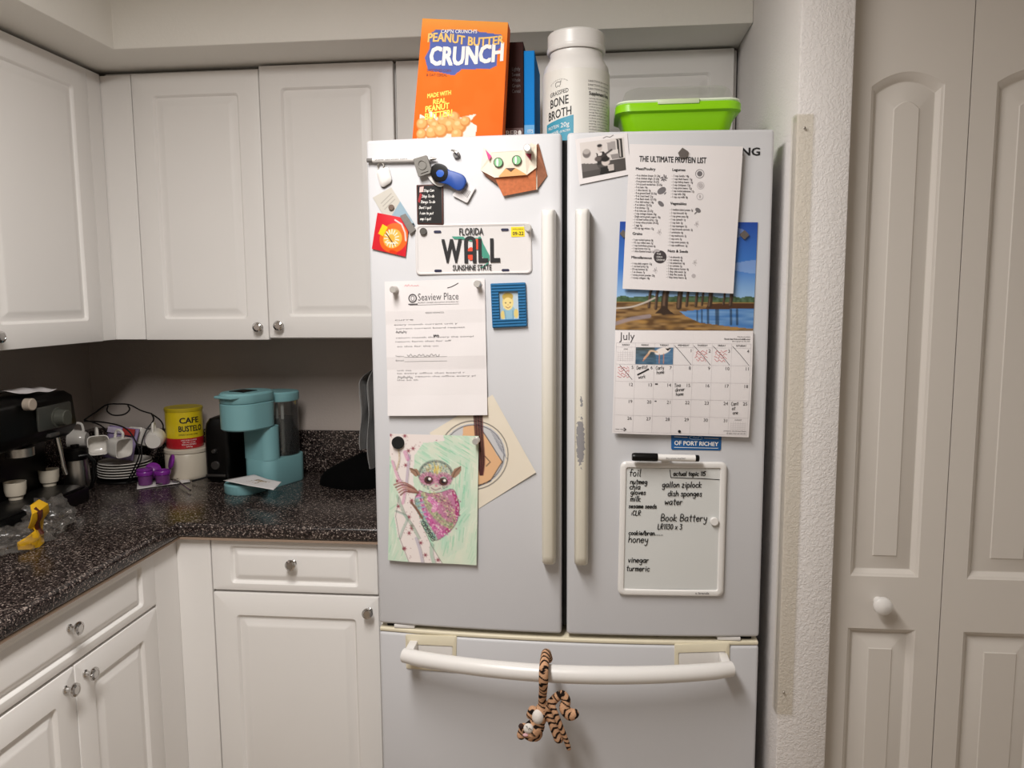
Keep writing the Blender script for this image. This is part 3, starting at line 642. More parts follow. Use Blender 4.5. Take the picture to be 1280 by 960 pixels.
# local: x to the viewer's right along the front, y back towards the wall, z up
def lb(name, a, b_, m, par=em, bev=.004, **k): return MB().box(a, b_).build(name, m, par, bevel=bev, seg=2, **k)
lb('base', (-.20, 0, 0), (.19, .235, .042), M_black, bev=.006)
lb('drip_tray', (-.19, .006, .0422), (.18, .12, .048), mat('drip_grille', '2b2a29', .35, metal=.7, var=.1, vs=200), bev=.002)
lb('column', (-.20, .125, .0422), (.19, .235, .20), M_black, bev=.006)
hd_ = MB().prism([(.012, .215), (.0, .235), (.008, .318), (.03, .330), (.235, .330), (.235, .2002), (.03, .2002)], -.20, .155, lambda y, z, x: (x, y, z)).build('head', M_black, em, bevel=.006)
pl = lb('control_panel', (-.015, -.006, .238), (.125, .003, .303), mat('panel_grey', '5a5a55', .35, metal=.6, var=.05))
pm = plane_map((.062, -.006, .266), (1, 0, 0), (0, 0, 1), (0, -1, 0))
MB().lathe([(.001, 0), (.028, 0), (.028, .003), (.023, .004), (.021, .026), (.019, .028), (.001, .028)], 28, pm).build('knob', mat('knob_grey', '55564f', .4, metal=.3, var=.03), em)
pm2 = plane_map((-.052, .0, .318), (1, 0, 0), (0, 0, 1), (0, -1, 0))
MB().lathe([(.001, 0), (.016, 0), (.016, .018), (.014, .020), (.001, .020)], 24, pm2).build('dial', mat('dial_cream', 'a89c8e', .4, var=.03), em)
lb('logo_plate', (.03, -.003, .216), (.07, .012, .226), mat('logo_plate', '5c5a58', .4, metal=.5, var=.1, vs=200), bev=.001)
MB().lathe([(.001, 0), (.034, 0), (.034, .022), (.030, .024), (.001, .024)], 28, lambda x, y, z: (x-.02+.0, y+.05, .176+z)).build('portafilter_ring', M_steel, em)
MB().tube([(.105, .03, .202), (.106, .025, .17), (.108, .02, .12), (.110, .014, .095)], [.007, .0065, .006, .005], 12).build('steam_wand', M_chrome, em)
# espresso cups on the drip tray
def cup_profile(R, H): return [(.001, 0), (R*.62, 0), (R*.64, .004), (R*.66, .007), (R*.86, H*.25), (R*.97, H*.55), (R, H), (R-.003, H), (R*.9, H*.5), (R*.75, H*.2), (.001, .010)]
for px, py, lb_ in ((20, 624, 'cream espresso cup on the drip tray, under the machine dial'), (62, 607, 'cream espresso cup on the drip tray, under the control panel knob')):
    p = hit(px, py, 2, ZC+.048); c = MB().lathe(cup_profile(.0275, .048), 32).build('espresso_cup', mat('cream_ceramic', 'cfc5b4', .25, var=.03), None); c.location = (p[0], p[1], ZC+.0485)
    setp(c, lb_, 'cup')
# steel milk pitcher
p = hit(97, 607, 2, ZC+.0425)
mp_ = thing('milk_pitcher', 'stainless steel milk frothing pitcher with black lid beside the espresso machine', 'pitcher', (-1.085, -.355, ZC))
MB().lathe([(.001, 0), (.034, 0), (.036, .004), (.036, .075), (.033, .098), (.033, .105), (.030, .105), (.033, .075), (.031, .006), (.001, .006)], 32).build('jug', M_steel, mp_)
MB().lathe([(.001, .1055), (.034, .1055), (.036, .110), (.036, .135), (.030, .142), (.012, .144), (.012, .150), (.001, .151)], 32).build('lid', M_black, mp_)
MB().tube([(.026, -.022, .120), (.045, -.010, .122), (.058, .0, .10), (.056, .0, .05), (.045, .0, .02), (.033, .0, .015)], .006, 10).build('handle', M_black, mp_)
# crumpled napkin on the machine
def crumple(name, label, cat, mp, W_, H_, n, amp, m, seed, base=None, solid=.0006, par=None):
    r = np.random.default_rng(seed); ph = r.random((6, 3))*6.28; k = r.normal(size=(6, 2))*22
    def f(x, y, h=0.):
        z = sum(math.sin(k[i, 0]*x/W_*.25+k[i, 1]*y/H_*.25+ph[i, 0]) for i in range(6))/6
        return mp(x, y, amp*(z+1)*.5+(base(x/W_, y/H_) if base else 0.))
    o = grid_sheet(f, W_, H_, n, n).build(name, m, par, closed=False, solid=solid, smooth=50)
    if label: setp(o, label, cat)
    return o, f
e3 = math.radians(92.5)
ex = np.array([math.cos(e3), math.sin(e3), 0]); ey = np.array([-math.sin(e3), math.cos(e3), 0]); E0 = np.array([-.985, -.62, ZC])
crumple('paper_napkin', 'crumpled white napkin lying on top of the espresso machine', 'napkin', plane_map(E0+ex*-.03+ey*.03+np.array([0, 0, .3312]), ex, ey, (0, 0, 1)), .15, .10, 16, .022, M_paper, 3)

# --- clear plastic bag with a yellow label
M_bag = film('clear_bag', 'f6f4f2', .02, .45, .18, ('cfcac4', .05))
bg = thing('plastic_bag', 'crumpled clear plastic bag with a yellow header card on the counter', 'bag', (-.90, -.86, ZC))
def blob_bag(c, r, seed):
    mb = MB(); g = np.random.default_rng(seed); ph = g.random(9)*6.28
    def wm(x, y, z):
        d = np.array([x-c[0], y-c[1], z-c[2]]); u = d/np.array(r)
        k = 1+.16*math.sin(7*u[0]+ph[0]+3*u[2])+.14*math.sin(9*u[1]+ph[1]-2*u[0])+.12*math.sin(11*u[2]+ph[2]+4*u[0])+.08*math.sin(17*u[0]+13*u[1]+ph[3])
        q = np.array(c)+d*k; return (q[0], q[1], max(q[2], ZC+.0006))
    return mb.sphere(c, r, 30, 20, wm)
q1 = hit(12, 672, 2, ZC); blob_bag((-.885, -.86, ZC+.022), (.055, .085, .026), 5).build('bag_film', M_bag, bg, world=True, smooth=60)
q2 = hit(60, 640, 2, ZC); blob_bag((-.880, -.755, ZC+.045), (.045, .06, .045), 8).build('bag_film', M_bag, bg, world=True, smooth=60)
YX = -.845          # the card stands across the bag, facing the room
def card_strip(pts, w, col_m, name, dh=0., par=bg):
    C = [hit(a, b_, 0, YX) for a, b_ in pts]; mb = MB(); L = []
    for i, c in enumerate(C):
        d = C[min(i+1, len(C)-1)]-C[max(i-1, 0)]; d = d/np.linalg.norm(d); n_ = np.array([0, d[2], -d[1]])*w[i]/2
        o = np.array([.010*math.sin(i*1.3)+dh, 0, 0]); z = lambda q: (q[0], q[1], max(q[2], ZC+.001))
        L.append([z(c+n_+o), z(c+n_*.3+o+np.array([.004, 0, 0])), z(c-n_+o), z(c-n_+o-np.array([.002, 0, 0])), z(c+n_+o-np.array([.002, 0, 0]))])
    return mb.loops(L).build(name, col_m, par, world=True, smooth=40)
card_strip([(44, 628), (46, 636), (48, 646), (49, 654), (51, 661), (48, 669), (42, 674), (34, 679), (27, 683)], [.03, .055, .065, .055, .036, .055, .045, .032, .018], mat('yellow_card', 'd6a51c', .35, var=.12, vs=40), 'header_card')
card_strip([(41, 634), (44, 640), (46, 648), (48, 655), (50, 661), (50, 667)], [.017]*6, mat('brown_stripe', '4a1d10', .4, var=.1), 'brown_stripe', .0045)

# --- mug rack with espresso cups and saucers
RX, RY = -1.05, -.165
M_wire = mat('black_wire', '0c0b0b', .4, var=0)
rk = thing('mug_rack', 'black wire rack holding espresso cups and saucers in the counter corner', 'rack', (RX, RY, ZC))
circ = lambda cx, cy, cz, rx, ry, n=28: [(cx+rx*math.cos(2*PI*i/n), cy+ry*math.sin(2*PI*i/n), cz) for i in range(n+1)]
MB().tube(circ(RX, RY, ZC+.004, .085, .085), .003, 8, False).build('base_ring', M_wire, rk, world=True)
MB().lathe([(.001, 0), (.07, 0), (.082, .003), (.082, .006), (.07, .005), (.001, .004)], 32, lambda x, y, z: (RX+x, RY+y, ZC+.002+z)).build('base_plate', M_black, rk, world=True)
def wire(pts, r=.0024, name='wire'): return MB().tube(smooth_line([tuple(p) for p in pts], 5), r, 8).build(name, M_wire, rk, world=True)
H = lambda px, py, y: hit(px, py, 1, y)
wire([H(105, 525, RY), H(120, 515, RY), H(133, 506, RY), H(148, 505, RY), H(162, 506, RY), H(176, 513, RY), H(189, 517, RY), H(186, 516, RY+.02)])
wire([H(135, 507, RY), H(134, 514, RY-.02), H(142, 519, RY-.03), H(155, 518, RY-.03), H(162, 512, RY-.02), H(160, 507, RY)])
wire([H(105, 527, RY-.03), H(122, 527, RY-.06), H(146, 531, RY-.075), H(160, 538, RY-.08), H(170, 553, RY-.08), H(174, 570, RY-.08), (RX+.05, RY-.075, ZC+.005)])
wire([H(189, 517, RY), H(192, 525, RY-.03), H(183, 538, RY-.06), H(177, 555, RY-.075), H(176, 575, RY-.08), (RX+.055, RY-.07, ZC+.005)])
wire([H(105, 525, RY), (RX-.10, RY+.05, ZC+.16), (RX-.075, RY+.06, ZC+.08), (RX-.07, RY+.05, ZC+.005)])
wire([H(189, 517, RY), (RX+.11, RY+.05, ZC+.17), (RX+.08, RY+.06, ZC+.08), (RX+.07, RY+.05, ZC+.005)])
for k in range(6):      # saucers
    z0 = ZC+.0085+.0085*k; R = .083 if k < 5 else .081
    o = MB().lathe([(.001, 0), (.035, 0), (.037, .003), (R-.006, .0075), (R, .011), (R-.002, .0125), (R-.010, .0095), (.034, .005), (.001, .0045)], 40).build('saucer', M_porc, None)
    o.location = (RX, RY, z0); setp(o, 'white porcelain saucer, '+('lowest', 'second lowest', 'third lowest', 'third from the top', 'second from the top', 'topmost')[k]+' of the stack in the wire rack', 'saucer', 'saucers stacked in the mug rack')
def cup(px, py, yy, direction, roll, label, R=.031, Hc=.052, sq=4.):
    c = hit(px, py, 1, yy); d = Vector(direction).normalized(); q = d.to_track_quat('Z', 'X'); q = q @ Euler((0, 0, roll)).to_quaternion()
    th = thing('espresso_cup', label, 'cup', tuple(c-np.array(d)*Hc/2), q.to_euler(), 'white cups hung on the wire rack')
    MB().lathe([(.001, 0), (R*.72, 0), (R*.76, .003), (R*.9, Hc*.2), (R*.98, Hc*.5), (R, Hc), (R-.0025, Hc), (R*.9, Hc*.5), (R*.8, Hc*.2), (R*.6, .006), (.001, .005)], 36, sq=sq).build('bowl', M_porc, th)
    MB().tube(smooth_line([(R*.93, 0, Hc*.82), (R+.014, 0, Hc*.85), (R+.022, 0, Hc*.6), (R+.018, 0, Hc*.3), (R*.85, 0, Hc*.2)], 4), .0042, 10).build('handle', M_porc, th)
    return th
UPH = lambda d: 0
def roll_up(d):       # roll that turns the handle upwards
    q = Vector(d).normalized().to_track_quat('Z', 'X'); xa = q @ Vector((1, 0, 0)); ya = q @ Vector((0, 1, 0)); return math.atan2(ya.z, xa.z)
for px, py, yy, d, lb_ in ((98, 549, RY-.02, (-.9, -.25, .05), 'white espresso cup hung on the rack, base towards the wall, next to the milk pitcher'),
                      (122, 556, RY-.075, (.62, -.75, .10), 'white square-rimmed espresso cup hung on the rack with its mouth open to the room'),
                      (148, 558, RY-.085, (.95, -.30, -.12), 'white espresso cup hung sideways on the rack above the saucer stack'),
                      (193, 549, RY-.03, (-.35, .93, .12), 'white espresso cup hung on the rack showing its round base, beside the coffee can'),
                      (174, 546, RY+.065, (.1, .4, .9), 'greyish espresso cup in the shaded back of the rack')):
    cup(px, py, yy, d, roll_up(d), lb_, sq=0 if px in (193, 98) else 5.)
# lilac packet behind the cups
pk = thing('sweetener_packet', 'lilac and red paper packet tucked into the mug rack', 'packet', (RX-.01, RY-.02, ZC+.07), (math.radians(-14), math.radians(8), .1))
g_ = grid_sheet(lambda x, y, h=0.: (x-.05, -.004*math.sin(x*60)-.004*math.sin(y*45), y), .095, .105, 10, 12).build('packet_body', mat('lilac_paper', '8f7fa6', .6, var=.12, vs=60), pk, closed=False, solid=.006)
MB().box((.0, -.010, .080), (.040, -.0075, .102)).build('red_label', mat('red_label', 'a3312c', .5, var=.1, vs=80), pk)
MB().box((-.048, -.0095, .082), (-.004, -.0075, .100)).build('pale_label', mat('pale_label', 'b9aec4', .5, var=.1, vs=80), pk)

# --- canister and coffee can
cnx, cny = -.862, -.112
cn = thing('canister', 'off-white round ceramic canister under the yellow coffee can', 'canister', (cnx, cny, ZC))
MB().lathe([(.001, 0), (.066, 0), (.069, .004), (.070, .012), (.070, .082), (.068, .085), (.001, .085)], 44).build('jar', mat('offwhite_ceramic', 'c9bfae', .3, var=.06, vs=12), cn)
MB().lathe([(.001, .0852), (.069, .0852), (.072, .088), (.072, .098), (.069, .101), (.001, .1015)], 44).build('lid', mat('offwhite_ceramic', 'c9bfae'), cn)
cf = thing('coffee_can', 'yellow and red ground coffee can standing on the off-white canister', 'can', (cnx-.006, cny, ZC+.1018))
RC = .058; HCN = .132
MB().lathe([(.001, 0), (RC-.001, 0), (RC, .002), (RC, .034), (.001, .034)], 44).build('red_base', mat('can_red', 'b5232b', .3, var=.04), cf)
MB().lathe([(.001, .0341), (RC, .0341), (RC, HCN-.012), (.001, HCN-.012)], 44).build('yellow_body', mat('can_yellow', 'd9c01f', .3, var=.04), cf)
MB().lathe([(.001, HCN-.0119), (RC+.0015, HCN-.0119), (RC+.002, HCN-.008), (RC+.002, HCN-.002), (RC, HCN), (RC-.006, HCN-.001), (.001, HCN-.002)], 44).build('lid', mat('lid_yellow', 'b9a422', .35, var=.04), cf)
va = math.atan2(CAM[1]-cny, CAM[0]-cnx); cc = cyl(RC+.0002, va, 0)
t = MB(); put_text(t, 'CAFE', .016, .084, .026, cc, .0006, 'C', bold=.03, width=.062); put_text(t, 'BUSTELO', .020, .057, .026, cc, .0006, 'C', bold=.03, width=.078); put_text(t, 'ESPRESSO GROUND COFFEE', .012, .044, .007, cc, .0006, 'C', width=.06); t.build('lettering', M_ink, cf, closed=False)
t = MB()
for i in range(4): put_text(t, ('100% PURE COFFEE', 'NET WT 10 OZ', 'GROUND ESPRESSO', '283g')[i], .012, .026-.007*i, .0055, cc, .0006, 'C', width=(.05, .04, .046, .02)[i]); 
t.build('fine_print', M_inkw, cf, closed=False)

# --- purple coffee pods, napkin, spoon
nk = [hit(a, b_, 2, ZC) for a, b_ in ((171, 612), (172, 602), (234, 595), (238, 603))]
mb0 = lambda x, y, h=0.: tuple((nk[0]*(1-x)*(1-y)+nk[3]*x*(1-y)+nk[2]*x*y+nk[1]*(1-x)*y)+np.array([0, 0, h+.0008]))
crumple('paper_napkin', 'flat white paper napkin under the purple coffee pods', 'napkin', mb0, 1., 1., 14, .003, M_paper, 9)
M_pur = mat('purple_plastic', '7b2a8e', .25, var=.05, vs=30)
def pod(x, y, z, rot, label, lid_ang=None):
    th = thing('coffee_pod', label, 'coffee pod', (x, y, z), rot)
    MB().lathe([(.001, 0), (.019, 0), (.0205, .003), (.0215, .03), (.0215, .032), (.001, .032)], 28).build('filter_cup', mat('purple_mesh', '6d3a72', .4, var=.2, vs=220), th)
    MB().lathe([(.0217, .030), (.0245, .031), (.0255, .036), (.0255, .041), (.024, .0435), (.020, .044), (.019, .0425), (.020, .034)], 28).build('collar', M_pur, th)
    if lid_ang is not None:
        d = MB(); ca, sa = math.cos(lid_ang), math.sin(lid_ang)
        d.lathe([(.001, 0), (.022, 0), (.0235, .002), (.0235, .007), (.021, .009), (.001, .009)], 28, lambda px, py, pz: (px+.0, .026+(py+.024)*ca-pz*sa, .043+(py+.024)*sa+pz*ca))
        d.build('lid', M_pur, th)
    else: MB().lathe([(.001, .0442), (.023, .0442), (.024, .046), (.024, .049), (.021, .051), (.001, .051)], 28).build('lid', M_pur, th)
    return th
p = hit(182, 607, 2, ZC); pod(p[0], p[1], ZC+.0042, (0, 0, 0), 'closed purple reusable coffee pod standing on the napkin')
p = hit(204, 606, 2, ZC); pod(p[0], p[1], ZC+.0042, (0, 0, -.9), 'purple reusable coffee pod with its lid flipped open', math.radians(75))
pod(-.953, -.172, ZC+.019, (math.radians(62), 0, .6), 'purple coffee pod tipped over behind the other pods')
def spoon(px, label):
    a, b_ = (hit(x, y, 2, ZC+.004) for x, y in px); d = b_-a; L = np.linalg.norm(d); ang = math.atan2(d[1], d[0])
    th = thing('spoon', label, 'spoon', (a[0], a[1], ZC+.0042), (0, 0, ang))
    MB().sphere((.016, 0, .0045), (.018, .012, .0035), 18, 8).build('bowl', M_chrome, th)
    MB().tube([(.030, 0, .005), (.05, 0, .007), (L-.01, 0, .004), (L, 0, .003)], [.0022, .0020, .003, .0035], 8).build('handle', M_chrome, th)
spoon(((196, 607), (222, 600)), 'small dark spoon lying under the purple pods'); spoon(((218, 601), (238, 614)), 'small steel spoon with its handle off the napkin')

# --- black toaster behind the canister
tb = thing('toaster', 'black toaster standing end-on between the canister and the teal coffee maker', 'toaster', (-.715, -.115, ZC))
MB().loops([[(x-.0, y-.085, z) for x, y in rr(.090, .17, k, k, .02, 6)] for z, k in ((.004, .006), (.010, .001), (.016, 0), (.16, 0), (.19, .004), (.205, .012), (.210, .025))]).build('shell', M_black, tb)
for o in tb.children: o.location.x = -.045
MB().lathe([(.001, 0), (.014, 0), (.014, .006), (.012, .008), (.001, .008)], 24, plane_map((-.004, -.0855, .058), XP, (0, 0, 1), YN)).build('dial', mat('toaster_dial', '4a4745', .35, metal=.6, var=.02), tb)
MB().lathe([(.001, 0), (.007, 0), (.007, .012), (.005, .014), (.001, .014)], 18, plane_map((-.004, -.0855, .105), XP, (0, 0, 1), YN)).build('button', mat('toaster_dial', '4a4745'), tb)
MB().box((-.035, -.096, .022), (.03, -.0852, .030)).build('crumb_tray', mat('toaster_dial', '4a4745'), tb, bevel=.002)
MB().tube([(-.03, -.07, .02), (-.06, -.085, .012), (-.085, -.09, .006)], .003, 8).build('cord', M_blackmat, tb)

# --- teal single-serve coffee maker
M_teal = mat('teal_plastic', '7cabb0', .38, var=.02, vs=10)
km = thing('coffee_maker', 'teal single-serve coffee maker with a clear water tank', 'coffee maker', (-.550, -.205, ZC), (0, 0, math.radians(-21)))
def krr(x0, x1, y0, y1, r, z, n=8): return [(x0+x, y0+y, z) for x, y in rr(x1-x0, y1-y0, 0, 0, r, n)]
# local: -y front, +y back
MB().loops([krr(-.055, .055, -.15, -.02, .053, 0), krr(-.057, .057, -.152, -.02, .054, .004), krr(-.057, .057, -.152, -.02, .054, .026), krr(-.054, .054, -.149, -.02, .052, .030)]).build('drip_base', M_teal, km)
MB().loops([krr(-.058, .058, -.045, .122, .034, 0), krr(-.060, .060, -.047, .124, .036, .004), krr(-.060, .060, -.047, .124, .036, .085), krr(-.0595, .0595, -.0465, .1235, .036, .088)]).build('foot', M_teal, km)
MB().loops([krr(-.0595, .0595, -.0465, .016, .029, .0881), krr(-.0595, .0595, -.0465, .016, .029, .1925)]).build('column', M_teal, km)
MB().loops([krr(-.058, .058, -.148, .010, .056, .193), krr(-.062, .062, -.152, .014, .060, .197), krr(-.063, .063, -.153, .015, .060, .272), krr(-.060, .060, -.150, .012, .058, .274)]).build('brew_head', M_teal, km)
kl = MB().loops([krr(-.061, .061, -.151, .013, .059, .2755), krr(-.063, .063, -.153, .015, .060, .279), krr(-.063, .063, -.153, .015, .060, .300), krr(-.058, .058, -.148, .010, .056, .306), krr(-.03, .03, -.11, -.02, .03, .308)]).build('lid', M_teal, km)
MB().prism([(-.034, -.165), (.034, -.165), (.045, -.13), (-.045, -.13)], .292, .300).build('lid_handle', M_teal, km, bevel=.003)
MB().box((-.028, -.112, .3065), (.032, -.055, .3095)).build('lid_window', M_black, kl, bevel=.002)
MB().loops([krr(-.056, .056, .018, .120, .045, .0885), krr(-.056, .056, .018, .120, .045, .262)], False, False).build('water_tank', film('tank_plastic', 'eeeeec', .04, .8, .05, ('9a9c9c', .06)), km, closed=False)
MB().loops([krr(-.053, .053, .021, .117, .043, .0892), krr(-.053, .053, .021, .117, .043, .205)]).build('water', film('tank_water', 'c9cccb', .03, .6, .03, ('6a6c6c', .12)), km)
for x in (-.030, .004, .028): MB().tube([(x, .05, .09), (x, .05, .255)], .005, 8).build('tank_tube', mat('tube_grey', 'a9aaa8', .3, var=0), km)
MB().loops([krr(-.058, .058, .0165, .122, .047, .2625), krr(-.060, .060, .0160, .124, .049, .266), krr(-.060, .060, .0160, .124, .049, .288), krr(-.056, .056, .019, .120, .045, .292)]).build('tank_lid', M_teal, km)
MB().box((-.05, .045, .0895), (.05, .08, .098)).build('tank_valve', M_black, km, bevel=.002)
# filter paper on the drip base
cp = [hit(a, b_, 2, ZC+.036) for a, b_ in ((279, 603), (318, 596), (352, 605), (342, 615))]
mpf = lambda x, y, h=0.: tuple((cp[0]*(1-x)*(1-y)+cp[3]*x*(1-y)+cp[2]*x*y+cp[1]*(1-x)*y)+np.array([0, 0, h]))
fo, ff = crumple('coffee_filter', 'white paper coffee filter with grounds lying on the coffee maker base', 'coffee filter', mpf, 1., 1., 14, .004, M_paper, 21, base=lambda x, y: .002+.006*abs(x-.5))
crumple('coffee_grounds', None, None, lambda x, y, h=0.: ff(.28+.36*x+.1*y, .35+.4*y, h+.0022), 1., 1., 8, .002, mat('tan_grounds', 'a08c74', .9, var=.2, vs=300), 22, par=None)[0].parent = fo

# --- black cloth on the counter and towel on the refrigerator side
def dome(c, r, n=24, seed=2):
    g = np.random.default_rng(seed).random(6)*6.28
    mb = MB()
    L = []
    for j in range(10):
        t = j/9; rr_ = (1-t**2.6)**.8 if t < 1 else .0
        L.append([(c[0]+r[0]*rr_*math.cos(a)*(1+.1*math.sin(3*a+g[0])), c[1]+r[1]*rr_*math.sin(a)*(1+.1*math.sin(4*a+g[1])), c[2]+r[2]*t*(1+.15*math.sin(2*a+g[2]))) for a in np.linspace(0, 2*PI, n+1)[:-1]])
    return mb.loops(L)
bcth = dome((-.255, -.15, ZC), (.145, .10, .085)).build('black_pouch', mat('black_fabric', '040404', .95, spec=.1, var=.2, vs=60), None, smooth=60); setp(bcth, 'black fabric pouch lying on the counter beside the refrigerator', 'pouch')
tw = thing('hand_towel', 'grey ribbed hand towel hanging on the side of the refrigerator', 'towel', (-.03, -.70, 1.10))
M_tow = mat('grey_towel', '3d3a38', .95, var=.2, vs=200, bump=(500, .6, .002), sheen=.3)
for k, (x, y0, y1, zb, ztp) in enumerate(((-.074, -.74, -.56, 1.14, 1.335), (-.052, -.75, -.55, 1.095, 1.340), (-.026, -.76, -.54, 1.12, 1.345))):
    L = []
    for j in range(22):
        t = j/21; z = ztp-(ztp-zb)*t; c_ = max(0., 1-t*5)**2; xx = x+(-.024-x)*c_*.75; th_ = .0115*(1 if t < .95 else .75)*(1-.4*c_)
        L.append([(xx+th_*math.cos(a)+.0025*math.sin(t*9+k+a*2), (y0+y1)/2+(y1-y0)/2*math.sin(a)*(1-.08*math.sin(t*5+k)), z) for a in np.linspace(0, 2*PI, 25)[:-1]])
    MB().loops(L).build('fold', M_tow, tw, world=True, smooth=60)
MB().tube([(-.0005, -.65, 1.345), (-.02, -.65, 1.345), (-.022, -.65, 1.33)], .004, 8).build('hook', M_steel, tw, world=True)

# ================================================================== ON THE REFRIGERATOR FRONT
def sheet(name, label, cat, c, W_, H_, h0=.0006, lift=None, canvas=None, m=None, nx=20, ny=26, thick=.0003, pname='sheet', group=None):
    mp = quad_map(c, W_, H_, h0, lift); ce = mp(W_/2, H_/2)
    th = thing(name, label, cat, ce, group=group)
    if canvas is not None: nx, ny = canvas.w-1, canvas.h-1
    grid_sheet(mp, W_, H_, nx, ny, canvas).build(pname, m or (M_print if canvas is not None else M_paper), th, world=True, closed=False, solid=thick, off=1, smooth=0)
    # text plotter: x from the left, y from the top, in the sheet's own units
    top = lambda x, y, h=0.: mp(x, H_-y, h+.0003+thick)
    return th, mp, top
def tx(mb, mp, H_, s_, x, y, size, **k): put_text(mb, s_, x, H_-y, size, mp, k.pop('h', .0007), **k)
def hw_(mb, mp, H_, s_, x, y, xh, w, **k): return handwrite(mb, s_, x, H_-y, xh, mp, w, k.pop('h', .0007), **k)
LOR = 'the board requests that every resident please return this form to the office before the end of the month so that our records for your unit stay current and complete'.split()
def fake_line(n, seed):
    r = random.Random(seed); s_ = ''
    while len(s_) < n: s_ += r.choice(LOR)+' '
    return s_[:n].strip()

# --- magnets
def disc_magnet(px, py, h, label, r=.008, t=.006, m=None, group='small round magnets', name='magnet'):
    p = surf(px, py, h); mp3 = plane_map((p[0], front(p[0])-h, p[2]), XP, (0, 0, 1), YN)
    o = MB().lathe([(.0005, 0), (r, 0), (r, t-.001), (r-.001, t), (.0005, t)], 28, lambda x, y, z: tuple(np.array(mp3(x, y, z))-p)).build(name, m or M_steel, None); o.location = tuple(p)
    return setp(o, label, 'magnet', group)
def pin_magnet(px, py, h, label):
    p = surf(px, py, h); th = thing('push_pin_magnet', label, 'magnet', tuple(p), group='silver push-pin magnets')
    mp3 = lambda x, y, z: (x, -z, y)
    MB().lathe([(.0005, 0), (.0072, 0), (.0072, .0025), (.0048, .005), (.0042, .012), (.0062, .0155), (.0072, .017), (.0072, .0195), (.0062, .021), (.0005, .021)], 24, mp3).build('pin', M_pin, th)
    return th

# --- letter
LW, LH = 216., 279.
fold = lambda s_, t_: float(np.interp(t_, (0, .22, .315, .32, .56, .655, .66, .85, 1), (.0010, .0024, .0012, .0012, .0040, .0024, .0024, .0050, .0085)))+.0006*(1+math.sin(9*s_+5*t_)*math.sin(7*t_+2*s_))
let, mpl, topl = sheet('letter', 'white creased letter with a printed letterhead pinned under the license plate', 'letter', ((481, 352), (606, 348), (610, 518), (486, 519)), LW, LH, .0006, fold, nx=30, ny=100)
t = MB()
tx(t, mpl, LH, 'Seaview Place', 72, 41, 21, width=88); t.build('letterhead', mat('ink_soft', '4d494b', .6, var=0), let, world=True, closed=False)
t = MB()
a_ = np.linspace(0, 2*PI, 24)
t.ribbon([(61+8*math.cos(a), LH-36+8*math.sin(a)) for a in a_], 2.6, mpl, .0007); t.ribbon([(61+3.4*math.cos(a), LH-36+5*math.sin(a)) for a in a_], 1.2, mpl, .0007); t.ribbon([(52, LH-48), (71, LH-48)], 2.4, mpl, .0007)
t.build('emblem', mat('ink_soft', '4d494b'), let, world=True, closed=False)
t = MB(); tx(t, mpl, LH, 'PROPERTY OWNERS ASSOCIATION OF FLORIDA INC', 72, 47, 4.4, width=88); t.ribbon([(54, LH-50), (160, LH-50)], .7, mpl, .0007)
tx(t, mpl, LH, 'RESIDENT INFORMATION', 88, 68, 4.6, width=40)
ys = ((81, 20, 41, 5), (91, 18, 138, 26), (99, 22, 150, 29), (118, 22, 168, 32), (126, 20, 122, 24), (136, 24, 90, 18), (186, 22, 32, 7), (192, 22, 148, 28), (199, 62, 130, 26), (206, 22, 46, 9))
for i, (y, x, w, n) in enumerate(ys): tx(t, mpl, LH, fake_line(n, i), x, y, 4.6, width=w)
tx(t, mpl, LH, 'Telephone', 20, 156, 4.4, width=19); tx(t, mpl, LH, 'Email', 20, 165, 4.4, width=18)
t.ribbon([(40, LH-157), (132, LH-157)], .6, mpl, .0007); t.ribbon([(40, LH-166), (132, LH-166)], .6, mpl, .0007)
t.build('fine_print', M_inkg, let, world=True, closed=False)
t = MB()
for x, y, w in ((22, 105, 24), (104, 114, 12), (46, 154, 70), (24, 199, 32)):
    P_ = [(x+w*k/26, LH-y+2.6*math.sin(k*1.9+x)+1.2*math.sin(k*.7)) for k in range(27)]; t.ribbon(P_, .9, mpl, .0007)
P_ = [(137, LH-17), (145, LH-15), (152, LH-12), (160, LH-8)]; t.ribbon(P_, 1.6, mpl, .0007)
t.build('handwriting', M_ink, let, world=True, closed=False)
t = MB()
for x in (44, 50, 57, 64, 70): t.ribbon([(x, LH-11), (x+3, LH-8-2*math.sin(x)), (x+5, LH-11)], 1., mpl, .0007)
t.build('red_scribble', mat('faded_red_ink', 'd98a8f', .6, var=0), let, world=True, closed=False)
pin_magnet(494, 362, .0065, 'silver push-pin magnet holding the left corner of the creased letter')
pin_magnet(598, 355, .0035, 'silver push-pin magnet holding the right corner of the creased letter')

# --- round-headed drawing sheet behind (turned)
cv = Canvas(121, 121, 'ddd3c2'); cv.blend((cv.noise(18, 18, 2)-.4)*.3, 'cfc3ae')
_Mi = np.linalg.inv(np.array([[79., 53.], [-48., 100.]]))
def q2(px, py): r_ = _Mi @ np.array([px-537, py-541]); return (r_[0]*120, r_[1]*120)
def qc(cx_, cy_, r_, a0=0., a1=2*PI, n=40): return [q2(cx_+r_*math.cos(a), cy_+r_*math.sin(a)) for a in np.linspace(a0, a1, n)]
cv.poly(qc(592, 569, 40), 'b9bbc2', .8); cv.poly([q2(*p_) for p_ in ((580, 533), (596, 531), (608, 545), (622, 570), (628, 578), (620, 592), (611, 604), (598, 608), (570, 600))], 'd9ad84')
cv.line(qc(592, 569, 43), 1.3, '3f3a3a'); cv.line(qc(592, 569, 38), 1.1, '3f3a3a'); cv.line([q2(*p_) for p_ in ((600, 533), (612, 552), (628, 578), (613, 602), (598, 608))], 1.4, '3f3a3a')
